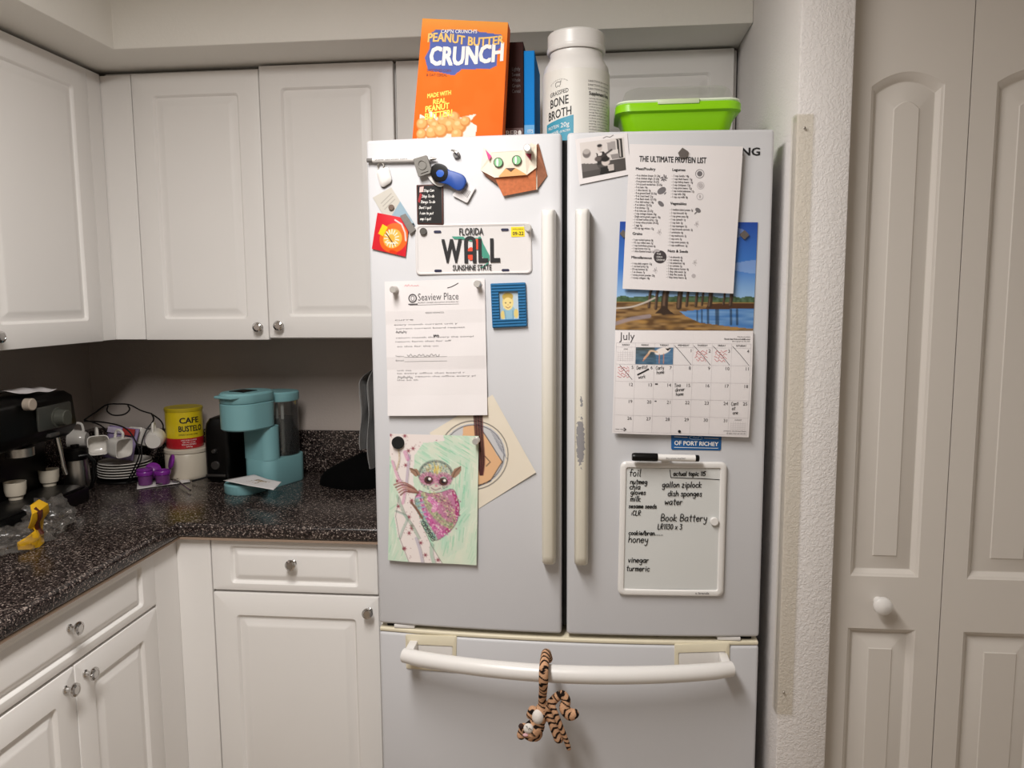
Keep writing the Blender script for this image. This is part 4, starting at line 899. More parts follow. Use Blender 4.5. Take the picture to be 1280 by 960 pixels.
for k in range(7): cv.line([q2(612+k*2, 536+k*4), q2(622+k*2, 545+k*5)], .9, '7a7c88')
cv.line([q2(606, 570), q2(613, 578), q2(608, 583)], 1.3, '3f3a3a')
for k in range(11): cv.line(smooth_line([q2(592+k*1.1, 505), q2(594+k*1.0, 540), q2(597+k*.9, 575), q2(600+k*.4, 594)], 5), 1.5, ('3a2422', '6d3a3c', '1f1616')[k % 3])
sheet('drawing', 'tan paper with a round ink and pencil drawing, tilted behind the lemur drawing', 'drawing', ((537, 541), (616, 493), (670, 590), (590, 641)), 120, 120, .0006, lambda s_, t_: .004*s_*s_, cv)

# --- colouring-page drawing of a big-eyed animal on a branch
cv = Canvas(126, 186, 'dcd8c8'); n1 = cv.noise(3, 9, 4); n2 = cv.noise(9, 3, 5)
bgm = np.clip(.25+.75*cv.noise(10, 22, 6), 0, 1)
cv.blend(bgm*.7, '9ccfb6')
rr2 = np.random.default_rng(5)
for k in range(420):
    x, y = rr2.uniform(0, 124), rr2.uniform(2, 186); L_ = rr2.uniform(8, 22); an = (1.0+.5*math.sin(y*.05)) if y > 110 else (2.6 if y < 50 else 1.5)
    cv.line([(x, y), (x+L_*math.cos(an), y-L_*math.sin(an))], 1., ('46b488', '66c39d', 'd9e4d4', '8fd0b0', 'e4e6d8')[k % 5], .5)
cv.poly([(112, 4), (126, 2), (126, 186), (70, 186), (108, 160), (116, 100)], 'd8dcc8', .45)
# branch
br1 = [(0, 30), (8, 60), (14, 90), (8, 120), (14, 150), (30, 186), (78, 186), (62, 160), (48, 130), (38, 96), (34, 60), (36, 30), (48, 12), (78, 8), (76, 0), (0, 0)]
cv.poly(br1, 'e0d6d2'); bm_ = cv.pmask(br1)
for k in range(240):
    x, y = rr2.uniform(0, 80), rr2.uniform(0, 186)
    if bm_[int(min(y, 185)), int(min(x, 125))]:
        r_ = rr2.choice([.8, .9, 3.0], p=[.45, .35, .2])
        if r_ > 2:
            for q in range(6): cv.line([(x, y), (x+3.2*math.cos(q*1.05), y+3.2*math.sin(q*1.05))], 1., 'a8686f', .9, bm_)
        cv.ell(x, y, r_*.6, r_*.6, '8d4a55')
for P_, c_, w in (([(12, 90), (22, 115), (34, 132), (44, 150)], '7fa08a', 5), ([(10, 112), (26, 120), (20, 140), (16, 152)], '8aa89a', 4), ([(4, 40), (12, 62), (22, 80), (20, 100)], 'c77ba5', 5), ([(28, 30), (26, 55), (24, 80)], '9c88a8', 4.5), ([(40, 150), (46, 168), (50, 186)], '9a94ac', 5), ([(62, 158), (62, 172), (66, 186)], '7fae94', 6), ([(12, 20), (14, 36), (10, 52)], 'b7a06a', 3), ([(22, 26), (26, 36)], 'c2679f', 7)):
    cv.line(smooth_line(P_, 6), w*.8, c_, .55); cv.line(smooth_line([(a+w/2, b_) for a, b_ in P_], 6), .7, '5e5458', .7)
cv.line([(14, 92), (10, 120), (16, 150), (30, 184)], .8, '5a4e48', .8); cv.line([(38, 96), (48, 130), (62, 160), (78, 186)], .8, '5a4e48', .8)
# body
body = smooth_line([(43, 80), (56, 84), (73, 82), (90, 77), (97, 90), (100, 105), (96, 125), (85, 140), (66, 152), (53, 131), (43, 112), (37, 95), (43, 80)], 5)
cv.poly(body, 'b87a98'); bo = cv.pmask(body)
def strip(P_, w, c_, n, cols):
    Q_ = smooth_line(P_, 8); cv.line(Q_, w, c_, .85, bo)
    for k in range(n):
        x, y = Q_[rr2.integers(len(Q_))]; x += rr2.uniform(-w/2, w/2); y += rr2.uniform(-w/2, w/2); cv.ell(x, y, 1.0, .9, cols[k % len(cols)], .9)
strip([(92, 80), (98, 100), (94, 124), (80, 142)], 7, 'a8336f', 60, ('e6b9cf', '7d2f5c', 'd9d0c0'))
strip([(62, 84), (80, 96), (88, 112), (90, 128)], 12, 'b58a8e', 90, ('d6cf9a', '8f3f6b', '9fb08a', '6e5560'))
strip([(50, 86), (58, 104), (74, 122), (88, 130)], 9, 'a3ab84', 70, ('6f8f6a', 'd2c9a0', 'a0647c'))
strip([(42, 92), (50, 112), (64, 130), (78, 142)], 9, 'c25c9a', 70, ('e3a8c8', '8f3f6b', 'd6c8c8'))
strip([(58, 92), (66, 100), (64, 108)], 7, 'd78ab8', 20, ('f0d0e0', 'b9508f'))
strip([(40, 96), (46, 116), (56, 134), (66, 150)], 8, '8cb59c', 60, ('5f9a80', 'cfdcc8', '7aa0a8'))
for k in range(5): cv.line([(39+k*1.6, 92+k*7), (48+k*1.6, 90+k*7)], 2.2, '8fb3c4', .7, bo)
for k in range(260):
    x, y = rr2.uniform(36, 101), rr2.uniform(76, 153); an = rr2.choice([.6, .75, 2.2]); L_ = rr2.uniform(1, 3); cv.line([(x, y), (x+L_*math.cos(an), y+L_*math.sin(an))], .9, ('4f3a44', 'efe4dc', '6d4458')[k % 3], .55, bo)
cv.line(body, .9, '5a3a48', .8)
for k in range(5): cv.ring(50+k*3.4, 128+k*5.4, 2.8, 3.2, 1.1, '161414'); cv.ell(50+k*3.4, 128+k*5.4, 1., 1.1, '161414')
# head
cv.ell(66, 59, 24.5, 22, 'b4bfae')
for k in range(420):
    a = rr2.uniform(0, 6.28); q = math.sqrt(rr2.random()); x, y = 66+24*q*math.cos(a), 59+21.5*q*math.sin(a)
    cv.ell(x, y, .8, .8, ('5f7f78', 'e2ddc8', '6f8f86', '8d8088', '40605c', 'd9cfa8')[k % 6], .85)
for k in range(44):
    a = math.pi*.95+k*math.pi*1.1/43; cv.line([(66+22*math.cos(a), 58+19.5*math.sin(a)), (66+24.6*math.cos(a), 58+22*math.sin(a))], 1.1, '2d2d30', .85)
for k in range(40): x, y = 66+rr2.normal()*4, 47+rr2.normal()*3.5; cv.line([(x, y), (x+.5, y+3)], 1., ('cdb44e', 'e0cf86', 'b0903a')[k % 3], .9)
for ex_, sg in ((55, -1), (77, 1)):
    for k in range(30): a = k*.21; cv.line([(ex_+6*math.cos(a), 64+5.5*math.sin(a)), (ex_+11.5*math.cos(a), 63+9.5*math.sin(a))], 1.4, ('b0487f', 'c96a9c', '9c3a70')[k % 3], .8)
cv.ell(66, 76, 9, 5, 'cfc2bc', .8); cv.line([(65, 56), (66, 70)], 2.6, 'c88aa4', .7)
for ex_, ey_ in ((56, 65), (77, 66.5)): cv.ell(ex_, ey_, 6.2, 5.6, '2c2024'); cv.ring(ex_, ey_, 4.2, 3.8, 1., '6a4238'); cv.ell(ex_+1.6, ey_-1.8, 1.9, 1.9, 'f4f0ea')
cv.line(smooth_line([(60, 76), (66, 79), (73, 76)], 5), .9, '4a3438'); cv.ell(67, 73, 2, 1.3, 'c77b90')
cv.poly([(28, 48), (40, 50), (44, 57), (38, 61), (31, 55)], '9a7a66'); cv.line([(30, 49), (38, 53), (41, 59)], 1.2, '5a4038'); cv.poly([(101, 43), (92, 48), (87, 58), (92, 61), (99, 55), (102, 48)], '9a7a66'); cv.line([(100, 45), (93, 52), (90, 60)], 1.2, '5a4038')
for k in range(5): cv.line(smooth_line([(7+k*2.4, 74+k*3.6), (20+k, 70+k*3.2), (34, 76+k*2), (42, 84)], 5), 2.2, ('9b6f63', '7d5048', 'ab8072')[k % 3])
cv.line(smooth_line([(32, 98), (40, 108), (48, 120)], 5), 3.5, '7a5a4c')
draw, mpd, topd = sheet('drawing', 'coloured pencil drawing of a big-eyed animal on a spotted branch, green background', 'drawing', ((487.5, 542), (598.4, 545), (596, 705.5), (486, 699)), 126, 186, .0045, lambda s_, t_: .006*t_*t_+.002*math.sin(6*s_)*t_, cv)
disc_magnet(498, 553, .0052, 'black round magnet on the corner of the colouring drawing', .0135, .007, M_blackmat)
pin_magnet(596, 550, .0058, 'silver push-pin magnet on the corner of the colouring drawing')

# --- license plate
PW, PH = 305., 135.
pt = thing('license_plate', 'white novelty license plate reading WALL with a green state outline', 'license plate', tuple(surf(592, 312, .004)))
mpp = quad_map(((519, 281), (664, 278), (665, 342), (520, 344)), PW, PH, .0015)
rings(mpp, PW, PH, [(0, 0, 12, -.0008), (0, 0, 12, .0012), (2.5, 2.5, 11, .0028), (6, 6, 9, .0024), (7, 7, 8, .0014), (8, 8, 7, .0013)], n=6).build('plate', mat('plate_white', 'd3cfce', .35, var=.01), pt, world=True)
t = MB(); fl = [(98, 102), (128, 101), (132, 97), (168, 97), (168, 100), (174, 100), (180, 82), (188, 66), (196, 50), (196, 38), (190, 31), (184, 34), (176, 50), (166, 66), (164, 82), (158, 90), (148, 88), (138, 92), (122, 94), (104, 95)]
t.add([mpp(x, y, .0016) for x, y in fl], [tuple(range(len(fl)))]); t.ribbon([(192, 30), (180, 20), (172, 18)], 3, mpp, .0016); t.build('state_outline', mat('plate_green', '3f8d78', .45, var=.08), pt, world=True, closed=False)
t = MB()
for x, y, r_ in ((148, 55, 11), (164, 80, 9)): t.add([mpp(x+r_*math.cos(a), y+r_*1.6*math.sin(a), .0018) for a in np.linspace(0, 2*PI, 18)[:-1]], [tuple(range(17))])
t.build('orange_fruit', mat('plate_orange', 'd9472c', .45, var=.1), pt, world=True, closed=False)
t = MB()
for s_, xc, w in (('W', 97, 50), ('L', 178, 26), ('L', 209, 26)): tx(t, mpp, PH, s_, xc-w/2, PH-33, 88, width=w, bold=.035, h=.0022)
t.ribbon(smooth_line([(135, 33), (135, 62), (135, 88), (139, 95), (146, 97), (153, 95), (157, 88), (157, 62), (157, 33)], 3), 9.5, mpp, .0022); t.ribbon([(138, 57), (155, 57)], 9, mpp, .0022)
t.build('plate_letters', M_ink, pt, world=True, closed=False)
t = MB(); tx(t, mpp, PH, 'FLORIDA', 149, 30, 26, align='C', width=64, bold=.02, h=.002); t.build('state_name', M_ink, pt, world=True, closed=False)
t = MB(); tx(t, mpp, PH, 'SUNSHINE STATE', 150, 124, 21, align='C', width=102, bold=.02, h=.002); t.build('state_motto', M_ink, pt, world=True, closed=False)
st_ = rings(mpp, PW, PH, [(254, 100, 1, .0014), (254, 100, 1, .0017)], n=2) if False else MB().add([mpp(x, y, .0017) for x, y in ((253, 98), (288, 98), (288, 124), (253, 124))], [(0, 1, 2, 3)])
so = st_.build('registration_sticker', mat('sticker_yellow', 'ecd11f', .4, var=.03), pt, world=True, closed=False)
t = MB(); tx(t, mpp, PH, '09-22', 271, PH-102, 13, align='C', width=28, bold=.02, h=.002); tx(t, mpp, PH, 'MYFLORIDA', 271, PH-116, 5, align='C', width=28, h=.002); t.build('sticker_lettering', M_ink, so, world=True, closed=False)
for x, y in ((60, 115), (237, 117), (60, 11), (237, 10)):
    t = MB(); t.add([mpp(x+(10 if a < PI/2 or a > 1.5*PI else -10)*.6+4*math.cos(a), y+3.4*math.sin(a), .002) for a in np.linspace(0, 2*PI, 17)[:-1]], [tuple(range(16))]); t.build('bolt_slot', mat('slot_navy', '20213f', .5, var=0), pt, world=True, closed=False)
disc_magnet(529.5, 289.5, .0035, 'dark grey round magnet on the upper left corner of the license plate', .0075, .005, mat('dark_magnet', '56534f', .45, metal=.5, var=.05))
pin_magnet(660.5, 285.5, .0035, 'silver push-pin magnet beside the yellow plate sticker')

# --- blue ridged photo frame
FW_, FH_ = 72., 92.
pf = thing('picture_frame', 'small blue ridged photo frame with a baby portrait', 'picture frame', tuple(surf(636, 382, .004)))
mpf2 = quad_map(((613.5, 354.5), (657, 353), (659, 408), (616, 410)), FW_, FH_, .0008)
M_fb = mat('blue_foam', '17618f', .7, var=.1, vs=90)
rings(mpf2, FW_, FH_, [(0, 0, 2, 0), (0, 0, 2, .006), (1, 1, 2, .007), (16, 17, 1, .007), (16, 17, 1, .0015)], cap0=False, cap1=False).build('frame_base', M_fb, pf, world=True, closed=False)
for k in range(15):
    y = 3+6.1*k; segs = ((1.5, FW_-1.5),) if (y < 17 or y > FH_-18) else ((1.5, 15.5), (FW_-15.5, FW_-1.5))
    for a, b_ in segs: MB().tube([mpf2(a+(b_-a)*i/4, y, .007) for i in range(5)], .0017, 8).build('ridge', M_fb, pf, world=True)
cv = Canvas(45, 61, 'b9c8d2'); cv.poly([(0, 0), (12, 0), (8, 61), (0, 61)], '9fb3c2'); cv.ell(22, 46, 14, 16, '8fb4c4'); cv.ell(8, 50, 5, 9, 'd9c27a'); cv.ell(37, 48, 5, 10, 'd9c27a'); cv.ell(20, 24, 12, 16, 'dcc682'); cv.ell(20, 12, 12, 8, 'b59a4c'); cv.ell(20, 27, 11, 13, 'e3cf8e')
cv.ell(15, 25, 1.6, 1.3, '4a3c30'); cv.ell(25, 25, 1.6, 1.3, '4a3c30'); cv.line([(15, 33), (20, 36), (25, 33)], 1.4, '9a5f4c'); cv.ell(20, 29, 1.6, 1.4, 'cfae72'); cv.line([(12, 42), (14, 60)], 2.4, '6f9ab0'); cv.line([(30, 42), (30, 60)], 2.4, '6f9ab0')
grid_sheet(lambda x, y, h=0.: mpf2(15+x, 16+y, .0018+h), FW_-30, FH_-32, 44, 60, cv).build('photo', M_gloss, pf, world=True, closed=False)

# --- pen, tag, cards and magnets at the top left
pn = thing('pen', 'white ballpoint pen stuck crosswise under a grey square magnet', 'pen', tuple(surf(500, 200, .008)))
pa_, pb_ = surf(459, 200.5, .008), surf(531, 199, .008)
line_pts = lambda q: [tuple(pa_+(pb_-pa_)*u) for u in q]
MB().tube(line_pts((.1, .5, .8)), .0052, 16).build('barrel', M_white, pn, world=True)
MB().tube(line_pts((.80, 1.0, 1.10)), [.0052, .005, .0042], 16).build('grip', M_white, pn, world=True)
MB().tube(line_pts((1.101, 1.17, 1.20)), [.0040, .0022, .001], 14).build('tip', M_steel, pn, world=True)
MB().tube(line_pts((0, .098)), .0043, 16).build('clicker', mat('pen_grey', '6d6a68', .4, var=.05), pn, world=True)
t = MB(); fp = lambda x, y, h=0.: (x, front(x)-.0134-h, y); put_text(t, 'www services com', pa_[0]+.018, pa_[2]-.002, .005, fp, .0, width=.07); t.build('pen_print', M_inkg, pn, world=True, closed=False)
def tile(name, label, cat, c, W_, H_, h0, t_, m, r=2., pname='tile', group=None):
    th = thing(name, label, cat, tuple(np.mean([surf(a, b_, h0) for a, b_ in c], axis=0)), group=group); mp = quad_map(c, W_, H_, h0)
    rings(mp, W_, H_, [(0, 0, r, 0), (0, 0, r, t_*.8), (.02*W_, .02*W_, r, t_)], n=4).build(pname, m, th, world=True)
    return th, mp
gm, mpg = tile('magnet', 'grey square embossed magnet across the end of the white pen', 'magnet', ((516.5, 199), (534, 194), (541, 216), (523.5, 222)), 30, 38, .0135, .004, mat('pewter', '77746f', .45, metal=.4, var=.06, vs=120), 3., 'plaque')
MB().tube([mpg(15+8*math.cos(a), 21+9*math.sin(a), .0045) for a in np.linspace(0, 2*PI, 24)], .0011, 8, False).build('embossed_ring', mat('pewter', '77746f'), gm, world=True)
MB().tube([mpg(7, 6, .0045), mpg(23, 6, .0045)], .0013, 8).build('embossed_bar', mat('pewter', '77746f'), gm, world=True)
tg = thing('key_tag', 'white plastic key tag hanging under the pen', 'tag', tuple(surf(481, 221, .004)))
mpt = quad_map(((470, 213), (486, 208), (491, 227), (477, 236)), 30, 36, .002)
rings(mpt, 30, 36, [(0, 0, 9, 0), (0, 0, 9, .004), (3, 3, 8, .007), (8, 8, 5, .0085)], n=7).build('tag_body', M_white, tg, world=True)
rings(quad_map(((471.5, 216), (486.5, 211), (491.3, 229), (478, 237.5)), 30, 36, .0008), 30, 36, [(0, 0, 9, 0), (0, 0, 9, .0011)], n=7).build('tag_base', mat('pen_grey', '6d6a68'), tg, world=True)
MB().tube([tuple(surf(476+4*math.cos(a), 208+4.5*math.sin(a), .006)) for a in np.linspace(0, 2*PI, 18)], .0016, 8, False).build('ring', M_steel, tg, world=True)
silver = thing('clip_magnet', 'small silver clip magnet alone above the chalkboard magnet', 'magnet', tuple(surf(571, 194, .002)))
MB().lathe([(.0005, 0), (.007, 0), (.007, .004), (.006, .006), (.0005, .006)], 22, lambda x, y, z: (x, -z, y)).build('disc', mat('pen_grey', '6d6a68'), silver)
MB().tube([(-.010, -.006, .009), (-.004, -.011, .007), (.002, -.012, .003), (.004, -.007, -.001)], [.0015, .0022, .003, .0025], 8).build('clip', M_steel, silver)
# beige and blue card
cv = Canvas(41, 81, 'bfbab1'); cv.poly([(41, 30), (41, 81), (0, 81), (0, 50)], '8fa6b4'); cv.poly([(0, 74), (40, 70), (40, 81), (0, 81)], '9fb0b9')
for y in (12, 18, 24): cv.line([(8, y+4), (34, y-2)], 1., '8a857f')
cv.poly([(34, 76), (40, 75), (40, 80), (35, 80)], '2a2a30')
sheet('card', 'beige and blue printed card slanting under the red snack packet', 'card', ((466, 247), (489, 234), (519, 281), (496, 297)), 40, 80, .001, lambda s_, t_: .002*t_, cv)
disc_magnet(489.5, 259.5, .002, 'brown button magnet on the beige and blue card', .0062, .004, mat('brown_button', '6b5a50', .4, var=.3, vs=300))
# red packet
cv = Canvas(71, 81, 'c8202c'); cv.ell(42, 46, 27, 34, 'e8641f', 1., .5); cv.ell(40, 48, 18, 22, 'e8b04a', .9, .5); cv.poly([(15, 22), (27, 26), (20, 48), (9, 44)], 'f0c11f')
for k in range(16):
    a = k*.42; cv.line([(38+15*math.cos(a), 48+19*math.sin(a)), (38+8*math.cos(a), 48+10*math.sin(a))], 1.8, 'f6ece0', .9)
cv.line([(26, 40), (44, 60)], 2.2, '2a2020'); cv.line([(28, 60), (48, 56)], 2., 'f6ece0'); cv.line([(40, 8), (55, 14), (64, 30), (67, 46)], 3.2, 'f4dfe0', .7); cv.ell(44, 76, 8, 4, 'd83a18')
rp, mpr = sheet('snack_packet', 'small red and orange snack wrapper square stuck beside the license plate', 'packet', ((472, 266), (512, 274), (507, 321), (465, 311)), 70, 80, .0035, lambda s_, t_: .003*math.sin(3.1*s_)*math.sin(3.1*t_), cv, M_gloss, thick=.001)[:2]
gp, mpg2 = tile('magnet', 'grey metal strip magnet over the corner of the red packet', 'magnet', ((500, 270), (507, 267), (520, 287), (513, 293)), 12, 34, .0065, .002, mat('strip_metal', '8b8783', .4, metal=.6, var=.15, vs=200), 1., 'strip')
# chalkboard magnet
cb, mpb = tile('chalkboard_magnet', 'little black chalkboard magnet with white handwriting', 'magnet', ((521, 231.5), (554, 230), (554.5, 281), (522, 280.5)), 54, 82, .001, .004, mat('brown_wood', '4d2c26', .5, var=.15, vs=60), 1.5, 'frame')
MB().add([mpb(x, y, .0043) for x, y in ((2.5, 2.5), (51.5, 2.5), (51.5, 79.5), (2.5, 79.5))], [(0, 1, 2, 3)]).build('board', mat('slate', '171616', .7, var=.2, vs=60), cb, world=True, closed=False)
t = MB()
for i, s_ in enumerate(('Stop Can', 'Stop To do', 'Things To do', 'Dont I quit', 'I can to put', 'Keep I quit')): handwrite(t, s_, (15, 11, 8, 5, 6, 5)[i], 67-11.6*i, 3.0, mpb, .75, .0047, slant=.2, jit=.15)
t.build('chalk_writing', M_inkw, cb, world=True, closed=False)
MB().add([mpb(x, y, .0048) for x, y in ((6, 66), (14, 67), (15, 78), (7, 77))], [(0, 1, 2, 3)]).build('pink_note', mat('pink_note', 'e3b9b4', .5, var=0), cb, world=True, closed=False)
MB().add([mpb(x, y, .0047) for x, y in ((2.6, 48), (6, 44), (12, 62), (7, 65))], [(0, 1, 2, 3)]).build('red_pencil', mat('red_pencil', '9c2228', .5, var=0), cb, world=True, closed=False)
# blue magnetic clip with a label card
lc, mlc = tile('label_card', 'white care label card clipped under the blue magnetic clip', 'card', ((565, 244), (580, 228), (595, 234), (584, 254)), 30, 36, .006, .0012, M_paper, 3., 'card')
t = MB()
for i in range(6): t.ribbon([(8+i*.6, 6+3.4*i), (20, 7+3.4*i)], 1., mlc, .0017)
t.ribbon([(20, 26), (27, 27)], 4, mlc, .0017); t.build('card_print', M_inkg, lc, world=True, closed=False)
bc = thing('bottle_opener', 'blue and black magnetic bottle opener over the chalkboard magnet', 'bottle opener', tuple(surf(560, 221, .01)))
def outline(pts, h0, hs, name, m, par, shrink=.92):
    c0 = np.mean(pts, axis=0); L = []
    for h, k in hs: L.append([tuple(surf(*(c0+(np.array(q)-c0)*k), h0+h)) for q in smooth_line(list(pts)+[pts[0]], 4)[:-1]])
    return MB().loops(L).build(name, m, par, world=True)
outline([(540, 208), (546, 204.5), (554, 206), (561, 212), (570, 215), (579, 219), (583, 226), (580, 235), (574, 238.5), (567, 236), (560, 231), (552, 229), (543, 226), (538, 217)], .009, ((0, .94), (.002, 1.), (.009, 1.), (.012, .93), (.013, .8)), 'body', mat('royal_blue', '1f4797', .45, var=.05), bc)
outline([(540, 208), (546, 204.5), (554, 206), (559.5, 211), (560, 219), (556, 226), (548, 227.5), (543, 226), (538, 217)], .0095, ((0, 1.0), (.010, 1.02), (.0135, .95), (.0138, .8)), 'black_cap', M_black, bc)
outline([(545, 216), (548, 212.5), (553, 213), (555, 217), (552, 221), (547, 220.5)], .0232, ((0, 1.), (.001, 1.), (.0012, .7)), 'blue_eye', mat('eye_blue', '2d5bb5', .3, var=.2, vs=300), bc)
outline([(534, 220), (539, 218), (548, 226), (556, 230), (550, 233.5), (541, 229)], .005, ((0, 1.), (.004, 1.), (.0045, .85)), 'white_base', M_white, bc)

# --- paper cat
ca_ = thing('paper_cat', 'folded paper cat head with green eyes and orange muzzle held by a silver pin', 'paper craft', tuple(surf(640, 212, .01)))
def cpx(x, y, h): return tuple(surf(590+x*110/1173, 170+y*90/960, h))
def facet(pts, name, m, par=ca_, th_=.0004):
    A = [cpx(*p) for p in pts]; B = [(p[0], p[1]+th_, p[2]) for p in A]
    return MB().loops([B, A]).build(name, m, par, world=True, smooth=0)
M_cp = mat('cream_paper', 'e8dccb', .8, var=.04, vs=60); M_co = mat('orange_pencil', 'c9744a', .8, var=.3, vs=160); M_cd = mat('brown_pencil', 'a06a50', .8, var=.3, vs=120)
facet([(150, 150, .016), (270, 215, .022), (700, 190, .022), (790, 90, .014), (850, 130, .012), (860, 420, .016), (730, 520, .020), (300, 555, .020), (110, 455, .014)], 'face', M_cp)
facet([(110, 450, .0138), (300, 553, .0195), (330, 640, .010), (190, 545, .004)], 'cheek', M_cd)
facet([(300, 552, .0165), (735, 520, .0165), (855, 715, .0085), (415, 800, .0085)], 'chin', M_co); facet([(735, 520, .0165), (850, 430, .0135), (855, 715, .0085)], 'chin', M_co)
facet([(850, 130, .010), (885, 95, .004), (1005, 530, .002), (860, 715, .006), (858, 420, .012)], 'side', M_cd)
facet([(860, 110, .014), (870, 715, .0075), (850, 715, .0075), (838, 110, .014)], 'fold_edge', M_cp)
facet([(350, 548, .0218), (450, 430, .0228), (580, 425, .0228), (735, 518, .0218)], 'muzzle', mat('peach_pencil', 'e0aa72', .8, var=.1, vs=120))
facet([(450, 428, .0236), (575, 425, .0236), (515, 472, .0236)], 'nose', mat('nose_pencil', '5b4640', .8, var=.2, vs=120))
facet([(175, 175, .0245), (262, 270, .0252), (222, 325, .0252)], 'inner_ear', mat('pink_pencil', 'd0508a', .8, var=.15, vs=120)); facet([(710, 235, .0240), (795, 235, .0240), (780, 320, .0240)], 'inner_ear', mat('maroon_pencil', '8e2440', .8, var=.15, vs=120))
def ced(cx_, cy_, rx_, ry_, h, name, m, n=22): return facet([(cx_+rx_*math.cos(2*PI*i/n), cy_+ry_*math.sin(2*PI*i/n), h) for i in range(n)], name, m)
for cx_, cy_ in ((350, 352), (595, 322)):
    ced(cx_, cy_, 64, 66, .0240, 'eye_rim', mat('eye_rim', '33402f', .8, var=.1)); ced(cx_, cy_, 54, 57, .0245, 'eye', mat('green_pencil', '86bd8c', .8, var=.2, vs=150)); ced(cx_-12, cy_, 15, 52, .0250, 'pupil', mat('pale_pupil', 'e4e8e0', .8, var=.05))
pin_magnet(660, 187, .024, 'silver push-pin magnet on the ear of the paper cat')

# --- black and white photograph
cv = Canvas(66, 56, 'cfc8c4'); cv.poly([(0, 36), (66, 34), (66, 56), (0, 56)], '4a4644'); cv.poly([(0, 32), (22, 36), (26, 46), (0, 46)], '5f5a58')
cv.poly([(40, 6), (52, 4), (53, 18), (41, 19)], '9a9492'); cv.poly([(54, 2), (62, 1), (63, 34), (56, 34)], '2a2726'); cv.poly([(57, 3), (59, 3), (60, 32), (58, 32)], 'b9b2ae')
cv.ell(9, 18, 6, 7, '6d6664'); cv.ell(9, 15, 5, 4, 'a9a19d'); cv.poly([(44, 26), (56, 25), (57, 34), (46, 34)], '8a8482')
cv.poly([(23, 20), (34, 18), (40, 28), (36, 40), (24, 38)], '2b2827'); cv.ell(29, 12, 3.6, 5, 'b9aea8'); cv.ell(29, 8.5, 3.8, 2.6, '2a2625'); cv.line([(22, 30), (34, 25), (46, 18)], 3, '3a3433'); cv.ell(25, 29, 5, 4, '59504d'); cv.poly([(25, 20), (32, 19), (31, 24), (26, 25)], 'd6cfcb')
cv.poly([(28, 44), (46, 42), (50, 56), (26, 56)], '1f1d1c'); cv.ell(36, 36, 6, 6, 'c9beb8'); cv.ell(36, 31.5, 6.4, 4, '1e1c1b'); cv.poly([(38, 42), (48, 42), (47, 52), (40, 52)], 'b9b0ab')
ph, mph, _ = sheet('photograph', 'black and white snapshot of two musicians with a white border on the right door', 'photograph', ((719, 174), (784, 166), (788, 218), (724, 231)), 90, 74, .0008, lambda s_, t_: .002*t_, nx=12, ny=10)
grid_sheet(lambda x, y, h=0.: mph(7+x, 9+y, .0008+h), 76, 58, 65, 55, cv).build('image', M_gloss, ph, world=True, closed=False)
t = MB(); P_ = [(48, 70), (54, 72), (60, 70), (66, 73)]; t.ribbon(P_, .8, mph, .001); t.build('pen_note', M_inkg, ph, world=True, closed=False)

# --- wall calendar
CW, CHt, CHb = 280., 216., 216.
cv = Canvas(181, 141, '3a6cb8'); cv.grad('24479a', '3f78c4', 0, 60).grad('3f78c4', '9cc0e0', 60, 105).grad('a98a5a', '8e6a3c', 103, 141)
cv.blend((cv.noise(30, 14, 8) > .62)*.25*(cv.y < 80), 'c8d8ea')
tr = 94+4*cv.noise(9, 40, 3); cv.blend(((cv.y > tr) & (cv.y < 104))*.9, '4f6a34'); cv.blend(((cv.y > tr) & (cv.y < 104))*cv.noise(3, 3, 5)*.8, '2c3f22')
cv.poly([(0, 104), (181, 103), (181, 141), (0, 141)], '9a7a50'); cv.blend((cv.y > 104)*np.clip(cv.noise(9, 2.5, 9)*1.6-.3, 0, 1)*.85, '4e3420'); cv.blend((cv.y > 120)*np.clip(cv.noise(12, 3, 11)*1.8-.6, 0, 1)*.7, 'b58a4a'); cv.blend((cv.y > 112)*(cv.y < 132)*np.clip(cv.noise(20, 4, 13)*2-.9, 0, 1)*.7, '2e2018')
water = [(84, 116), (110, 113), (181, 111), (181, 138), (150, 135), (110, 130), (92, 122)]
cv.poly(water, '3f74b4'); wm_ = cv.pmask(water); cv.blend(wm_*cv.noise(26, 2, 4)*.6, '8fb6da'); cv.poly([(120, 106), (181, 104), (181, 111), (116, 113)], '4d3324')
for x, w in ((106, 2), (112, 2), (120, 3), (132, 5), (150, 3), (158, 3)): cv.line([(x, 113), (x+1, 132)], w, '1f2a36', .75, wm_)
for k, (x, w, t0, b_) in enumerate(((63, 9, 60, 116), (43, 4, 70, 110), (52, 4, 75, 112), (82, 7, 60, 110), (92, 4, 60, 108), (104, 4, 55, 108), (112, 3, 60, 107), (122, 6, 55, 108), (140, 3, 60, 106), (149, 5, 60, 107))):
    cv.line(smooth_line([(x+8-k, t0), (x+1, 92), (x, b_)], 5), w, '3a2c24'); cv.line(smooth_line([(x+7-k, t0), (x, 92), (x-1, b_)], 5), w*.35, '6a5545')
cv.poly([(52, 118), (62, 108), (72, 116), (78, 120)], '3a2c24'); cv.line(smooth_line([(0, 112), (20, 110), (38, 104), (50, 98)], 5), 1.8, 'c9bfb4'); cv.line(smooth_line([(0, 132), (20, 126), (44, 122)], 5), 5, '9a8f96', .7)
for k in range(120): cv.ell(rng.uniform(10, 150), rng.uniform(20, 75), rng.uniform(2, 5), rng.uniform(1.5, 4), ('2f4a26', '3f5c2c', '4d6a38')[k % 3], .8)
cq = ((775, 277), (947, 278), (941, 413), (769, 412))
cal, mct, _ = sheet('calendar', 'wall calendar open at July with a lakeside trees photograph', 'calendar', cq, CW, CHt, .0008, None, cv, M_gloss, thick=.0012, pname='photo_page')
